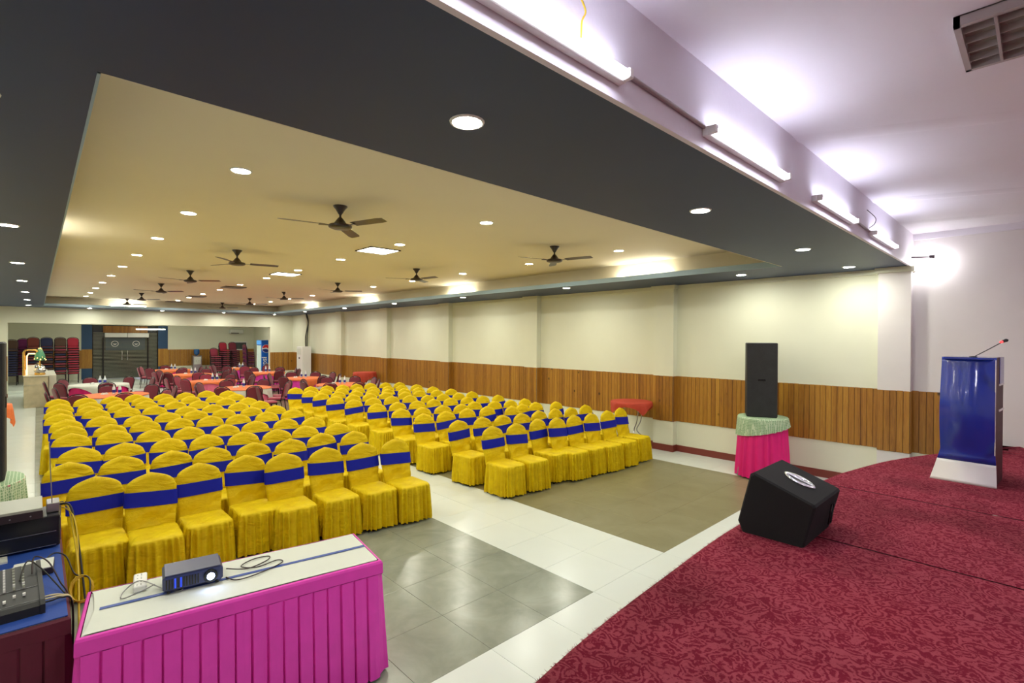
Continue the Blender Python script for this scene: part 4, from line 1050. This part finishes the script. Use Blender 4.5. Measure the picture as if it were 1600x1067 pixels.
tr = thing('glowing_ornament', 'cone shaped ornament studded with warm and green lights on the counter', 'ornament', (.08, 22.0, 1.45))
MB().lathe([(.03, 0), (.14, .03), (.12, .18), (.05, .38), (.001, .44)], 12).build('cone', 'green_box', tr)
bl = MB()
for k in range(46):
    z = .03 + .39 * k / 46; r_ = .135 * (1 - z / .46) + .01; a = k * 2.4
    bl.box(r_ * cos(a) - .013, r_ * cos(a) + .013, r_ * sin(a) - .013, r_ * sin(a) + .013, z - .013, z + .013)
stuff(bl.build('light_bulbs', 'light_fairy', tr)); MB().tube([(0, 0, -.45), (0, 0, .02)], .02, 8).build('stand', 'gold', tr)
def chafing(x, y, z, label):
    c = thing('chafing_dish', label, 'chafing dish', (x, y, z), 0, 'dishes on the buffet counter')
    MB().lathe([(.12, .0), (.13, .01), (.13, .06), (.12, .07)], 20).build('stand', 'gold', c)
    MB().lathe([(.10, .06), (.14, .12), (.145, .15)], 20).build('pan', 'steel', c)
    MB().lathe([(.145, .15), (.13, .20), (.08, .25), (.001, .265)], 20).build('lid', 'chrome', c)
    MB().tube([(-.03, 0, .26), (-.03, 0, .285), (.03, 0, .285), (.03, 0, .26)], .007, 6).build('handle', 'gold', c)
chafing(.08, 22.0, 1.0, 'gold and steel chafing dish at the near end of the counter')
chafing(.02, 22.7, 1.0, 'chafing dish second from the near end of the counter')
chafing(.08, 23.5, 1.0, 'chafing dish third from the near end of the counter')
chafing(.05, 24.4, 1.0, 'chafing dish at the far end of the counter')
tag(MB().box(-.09, .09, -.08, .08, 0, .30, .005).build('white_box', 'white_plastic', None, (-.13, 22.4, 1.0)), 'white box under the gold arch on the counter', 'box')
tag(MB().box(-.08, .08, -.08, .08, 0, .18, .005).build('red_box', 'logo_red', None, (.0, 23.1, 1.0)), 'small red box among the dishes on the counter', 'box')

# shuttered entrance
d = struct(MB().box(1.98, 5.07 - .42, YB + .12, YB + .16, .13, 2.8).build('door_1', 'glass_dark'))
MB().box(1.58, 1.98, YB - .03, YB, 1.60, 2.8).box(1.58, 1.98, YB - .03, YB, .13, .67).box(4.65, 5.07, YB - .03, YB, 1.6, 2.8).box(4.65, 5.07, YB - .03, YB, .13, .67).build('blue_panel', 'panel_blue', d)
MB().box(1.58, 1.98, YB - .03, YB, .67, 1.6).box(4.65, 5.07, YB - .03, YB, .67, 1.6).build('wood_panel', 'wood_plank', d)
sl2 = MB()
for k in range(34): sl2.box(2.0, 4.63, YB + .04, YB + .05, .16 + k * .068, .186 + k * .068)
stuff(sl2.build('shutter_slat', 'slat_metal', d, fixn=False))
MB().box(2.37, 2.43, YB, YB + .06, .13, 2.2).box(4.18, 4.24, YB, YB + .06, .13, 2.2).box(1.98, 2.02, YB, YB + .06, .13, 2.8).box(4.61, 4.65, YB, YB + .06, .13, 2.8).build('door_frame', 'black_gloss', d)
MB().box(2.40, 4.2, YB - .02, YB + .03, 2.42, 2.76).build('header_board', 'wood_plank', d)
for s_ in (3.14, 3.36): MB().tube([(s_, YB - .02, 1.05), (s_, YB - .04, 1.10), (s_, YB - .04, 1.45), (s_, YB - .02, 1.5)], .018, 8).build('door_handle', 'chrome', d)
for lx in (2.86, 3.72):
    P = []; N = 28
    for r_ in (.125, .148):
        for k in range(N): P.append((lx + r_ * cos(2 * pi * k / N), YB + .03, 1.87 + r_ * sin(2 * pi * k / N)))
    e = MB().add(P, [(k, (k + 1) % N, N + (k + 1) % N, N + k) for k in range(N)])
    e.add([(lx - .09, YB + .03, 1.90), (lx - .03, YB + .03, 1.86), (lx, YB + .03, 1.875), (lx + .03, YB + .03, 1.86), (lx + .09, YB + .03, 1.90), (lx + .05, YB + .03, 1.835), (lx, YB + .03, 1.82), (lx - .05, YB + .03, 1.835)], [tuple(range(8))])
    e.build('emblem', 'logo_white', d)
MB().box(2.5, 4.1, YB + .105, YB + .115, 1.55, 2.15).build('window_film', 'panel_blue', d)
ac = thing('air_curtain', 'long white air curtain unit over the shuttered door', 'air curtain', (3.34, YB - .1, 2.19))
MB().box(-.89, -.005, -.10, .10, 0, .22, .02).box(.005, .89, -.10, .10, 0, .22, .02).build('casing', 'white_plastic', ac)
MB().box(-.85, .85, -.095, -.02, -.006, .0).build('outlet', 'dark_metal', ac)
tl = thing('tube_light', 'thin glowing tube standing in for a reflection before the door header', 'tube light', (4.2, 31.0, 2.60), 0, 'reflection tube in the lobby')
MB().tube([(-.6, 0, 0), (.6, 0, 0)], .016, 8).build('tube', 'light_panel', tl); MB().box(-.62, .62, -.02, .02, .018, .045).build('batten', 'white_plastic', tl)  # glowing tube added in place of a reflected white line
for sx in (-.5, .5): MB().tube([(sx, 0, .04), (sx, 0, .72)], .004, 5).build('hanger', 'steel', tl)
lc = struct(MB().box(XL, XR, YE, YB + .2, ZS, ZS + .1).build('trim_6', 'wall_cream'))
for i, (x, y) in enumerate(((0.0, 27.6), (1.6, 29.0), (3.2, 27.6), (4.8, 29.0), (6.4, 27.6), (7.9, 29.0))):  # unseen lamps added to brighten the lobby
    downlight(x, y, ZS, 'unseen downlight added to brighten the lobby behind the lintel, %s from the left' % ORD[i], 'added downlights in the lobby')

# floor standing air conditioner
a = thing('air_conditioner', 'tall white floor-standing air conditioner against the right wall', 'air conditioner', (8.85, 23.3, 0))
MB().box(-.15, .27, -.32, .32, 0, 1.82, .02).build('cabinet', 'white_plastic', a)
MB().box(-.156, -.15, -.25, .25, 1.45, 1.72).build('air_outlet', 'off_white', a); MB().box(-.156, -.15, -.06, .06, 1.25, 1.33).build('display', 'dark_metal', a)
for k in range(2):
    cable([(8.95 + k * .06, 23.2, 1.8), (8.93 + k * .07, 23.15, 2.3), (9.02, 23.1, 2.9), (8.95 - k * .05, 23.0, 3.2), (8.85, 22.9, 3.31)], .022, 'black_paint', 'black insulated hose rising from the tall air conditioner, %s one' % ('left', 'right')[k])
# fridge
fz = thing('drinks_fridge', 'blue upright drinks fridge half hidden by the right jamb', 'fridge', (8.62, 27.3, 0))
MB().box(-.42, .50, -.33, .36, .08, 2.08, .015).build('cabinet', 'fridge_blue', fz)
MB().box(-.44, -.42, -.30, .33, .2, 1.82).build('glass_door', 'fridge_glass', fz)
MB().box(-.445, -.42, -.31, .34, 1.86, 2.07).build('header_sign', 'fridge_sign', fz)
MB().box(-.46, -.44, .26, .29, .7, 1.3).build('door_handle', 'white_plastic', fz)
MB().box(-.4, .4, -.31, .34, 0, .08).build('plinth', 'black_paint', fz)
def emblem(cx, cz, y, r_):
    N = 32
    def arc(a0, a1, n=14): return [(cx + r_ * cos(a0 + (a1 - a0) * k / n), cz + r_ * sin(a0 + (a1 - a0) * k / n)) for k in range(n + 1)]
    wave = lambda off, am: [(cx + r_ * (-.97 + 1.94 * k / 10), cz + r_ * (off + am * sin(pi * (k / 10 - .1) * 1.5))) for k in range(11)]
    def face(poly, yy, m_):
        MB().add([(p[0], yy, p[1]) for p in poly], [tuple(range(len(poly)))]).build('emblem', m_, fz)
    face([(cx + 1.08 * r_ * cos(2 * pi * k / N), cz + 1.08 * r_ * sin(2 * pi * k / N)) for k in range(N)], y, 'logo_white')
    face(arc(R(12), R(172)) + [(cx - r_ * .6, cz + r_ * .12), (cx, cz + r_ * .30), (cx + r_ * .5, cz + r_ * .02)], y - .001, 'logo_red')
    face(arc(R(195), R(350)) + [(cx + r_ * .5, cz - r_ * .32), (cx + r_ * .0, cz - r_ * .10), (cx - r_ * .5, cz - r_ * .10)], y - .001, 'logo_navy')
emblem(-.19, 1.66, -.331, .19)
def text(body, size, m_, parent, mtx, name='lettering'):
    cu = bpy.data.curves.new('t', 'FONT'); cu.body = body; cu.size = size; cu.extrude = .001; cu.align_x = 'LEFT'; cu.offset = .006
    to = bpy.data.objects.new('t', cu); COL.objects.link(to); dg = bpy.context.evaluated_depsgraph_get(); dg.update()
    me = bpy.data.meshes.new_from_object(to.evaluated_get(dg)); bpy.data.objects.remove(to)
    me.transform(mtx); me.materials.clear(); me.materials.append(M(m_))
    return inst(name, me, parent)
mt = Matrix.Translation((-.17, -.333, .50)) @ Matrix.Rotation(R(90), 4, 'X') @ Matrix.Rotation(R(90), 4, 'Z')
text('pepsi', .36, 'logo_white', fz, mt)
# wall air conditioner and window of the lobby
w1 = thing('wall_air_conditioner', 'beige air conditioner high on the lobby wall above the fridge', 'air conditioner', (8.35, YB - .12, 2.42))
MB().box(-.35, .35, -.12, .12, 0, .26, .02).build('casing', 'off_white', w1); MB().box(-.3, .1, -.125, -.11, .02, .06).build('louver', 'dark_metal', w1)
wn = struct(MB().box(8.15, 8.95, YB - .03, YB, 1.48, 1.98).build('window_1', 'white_plastic')); MB().box(8.21, 8.89, YB - .035, YB - .028, 1.54, 1.92).build('pane', 'glass_dark', wn)
# water dispenser
wd = thing('water_dispenser', 'steel water dispenser against the lobby wall', 'water dispenser', (6.32, 31.6, 0))
MB().box(-.21, .21, -.2, .2, .0, 1.22, .015).build('cabinet', 'steel', wd); MB().box(-.16, .16, -.205, -.195, .75, 1.15).build('tap_panel', 'off_white', wd)
for sx in (-.06, .06): MB().tube([(sx, -.2, .95), (sx, -.24, .95), (sx, -.24, .92)], .012, 6).build('tap', 'chrome', wd)
wb = thing('water_carboy', 'blue water bottle upside down on the dispenser', 'bottle', (6.32, 31.6, 1.22))
MB().lathe([(.04, 0), (.05, .03), (.13, .08), (.135, .30), (.12, .34), (.001, .35)], 18).build('bottle_body', 'bottle_blue', wb)

# stacks of banquet chairs in the lobby
def stack(x, y, rz, n, cols, desc, z0=0, topc=None, dz=.105, wf_=None):
    for k in range(n):
        c_ = cols[k % len(cols)] if k < n - 1 else (topc or cols[0])
        lab = 'banquet chair %s from the bottom, stack %s' % ((ORD + ['fourteenth', 'fifteenth', 'sixteenth'])[k], desc) if k < n - 1 else 'topmost banquet chair, stack ' + desc
        maroon(x + random.uniform(-.01, .01), y + k * .012, rz, lab, 'stacked banquet chairs in the lobby', c_, c_, z0 + k * dz, k == n - 1, wf_)
PL = .13
stack(-.78, 30.2, 0, 11, ['navy_cloth'], 'with navy seats at the far left corner', PL, 'brown_cloth')
stack(-.42, 30.9, 0, 12, ['purple_cloth', 'maroon_cloth'], 'topped purple behind the far left one', PL, 'purple_cloth', .1)
stack(-.10, 30.2, 0, 12, ['maroon_cloth', 'rust_cloth', 'navy_cloth'], 'topped dark red, third from the left', PL, 'rust_cloth')
stack(.34, 30.2, 0, 12, ['navy_cloth', 'rust_cloth', 'brown_cloth'], 'topped navy blue, left of the brown topped one', PL, 'navy_cloth')
stack(.78, 30.2, 0, 12, ['rust_cloth', 'maroon_bright', 'navy_cloth'], 'topped olive brown, left of the bright red', PL, 'brown_cloth')
stack(1.22, 30.2, 0, 12, ['red_cloth', 'maroon_bright'], 'of bright red chairs beside the blue panel', PL, 'red_cloth')
stack(6.98, 30.3, R(15), 8, ['maroon_bright', 'maroon_cloth'], 'lowest one right of the dispenser', 0, 'maroon_bright')
stack(7.42, 30.4, R(12), 11, ['maroon_cloth', 'maroon_bright'], 'tallest right of the dispenser', 0, 'red_cloth')
stack(7.93, 30.5, R(10), 11, ['maroon_cloth'], 'just right of the tallest one', 0, 'maroon_cloth')
stack(8.60, 30.2, R(100), 10, ['maroon_cloth', 'purple_cloth'], 'seen sideways right behind the fridge', 0, 'maroon_cloth')

dg = bpy.context.evaluated_depsgraph_get(); dg.update()
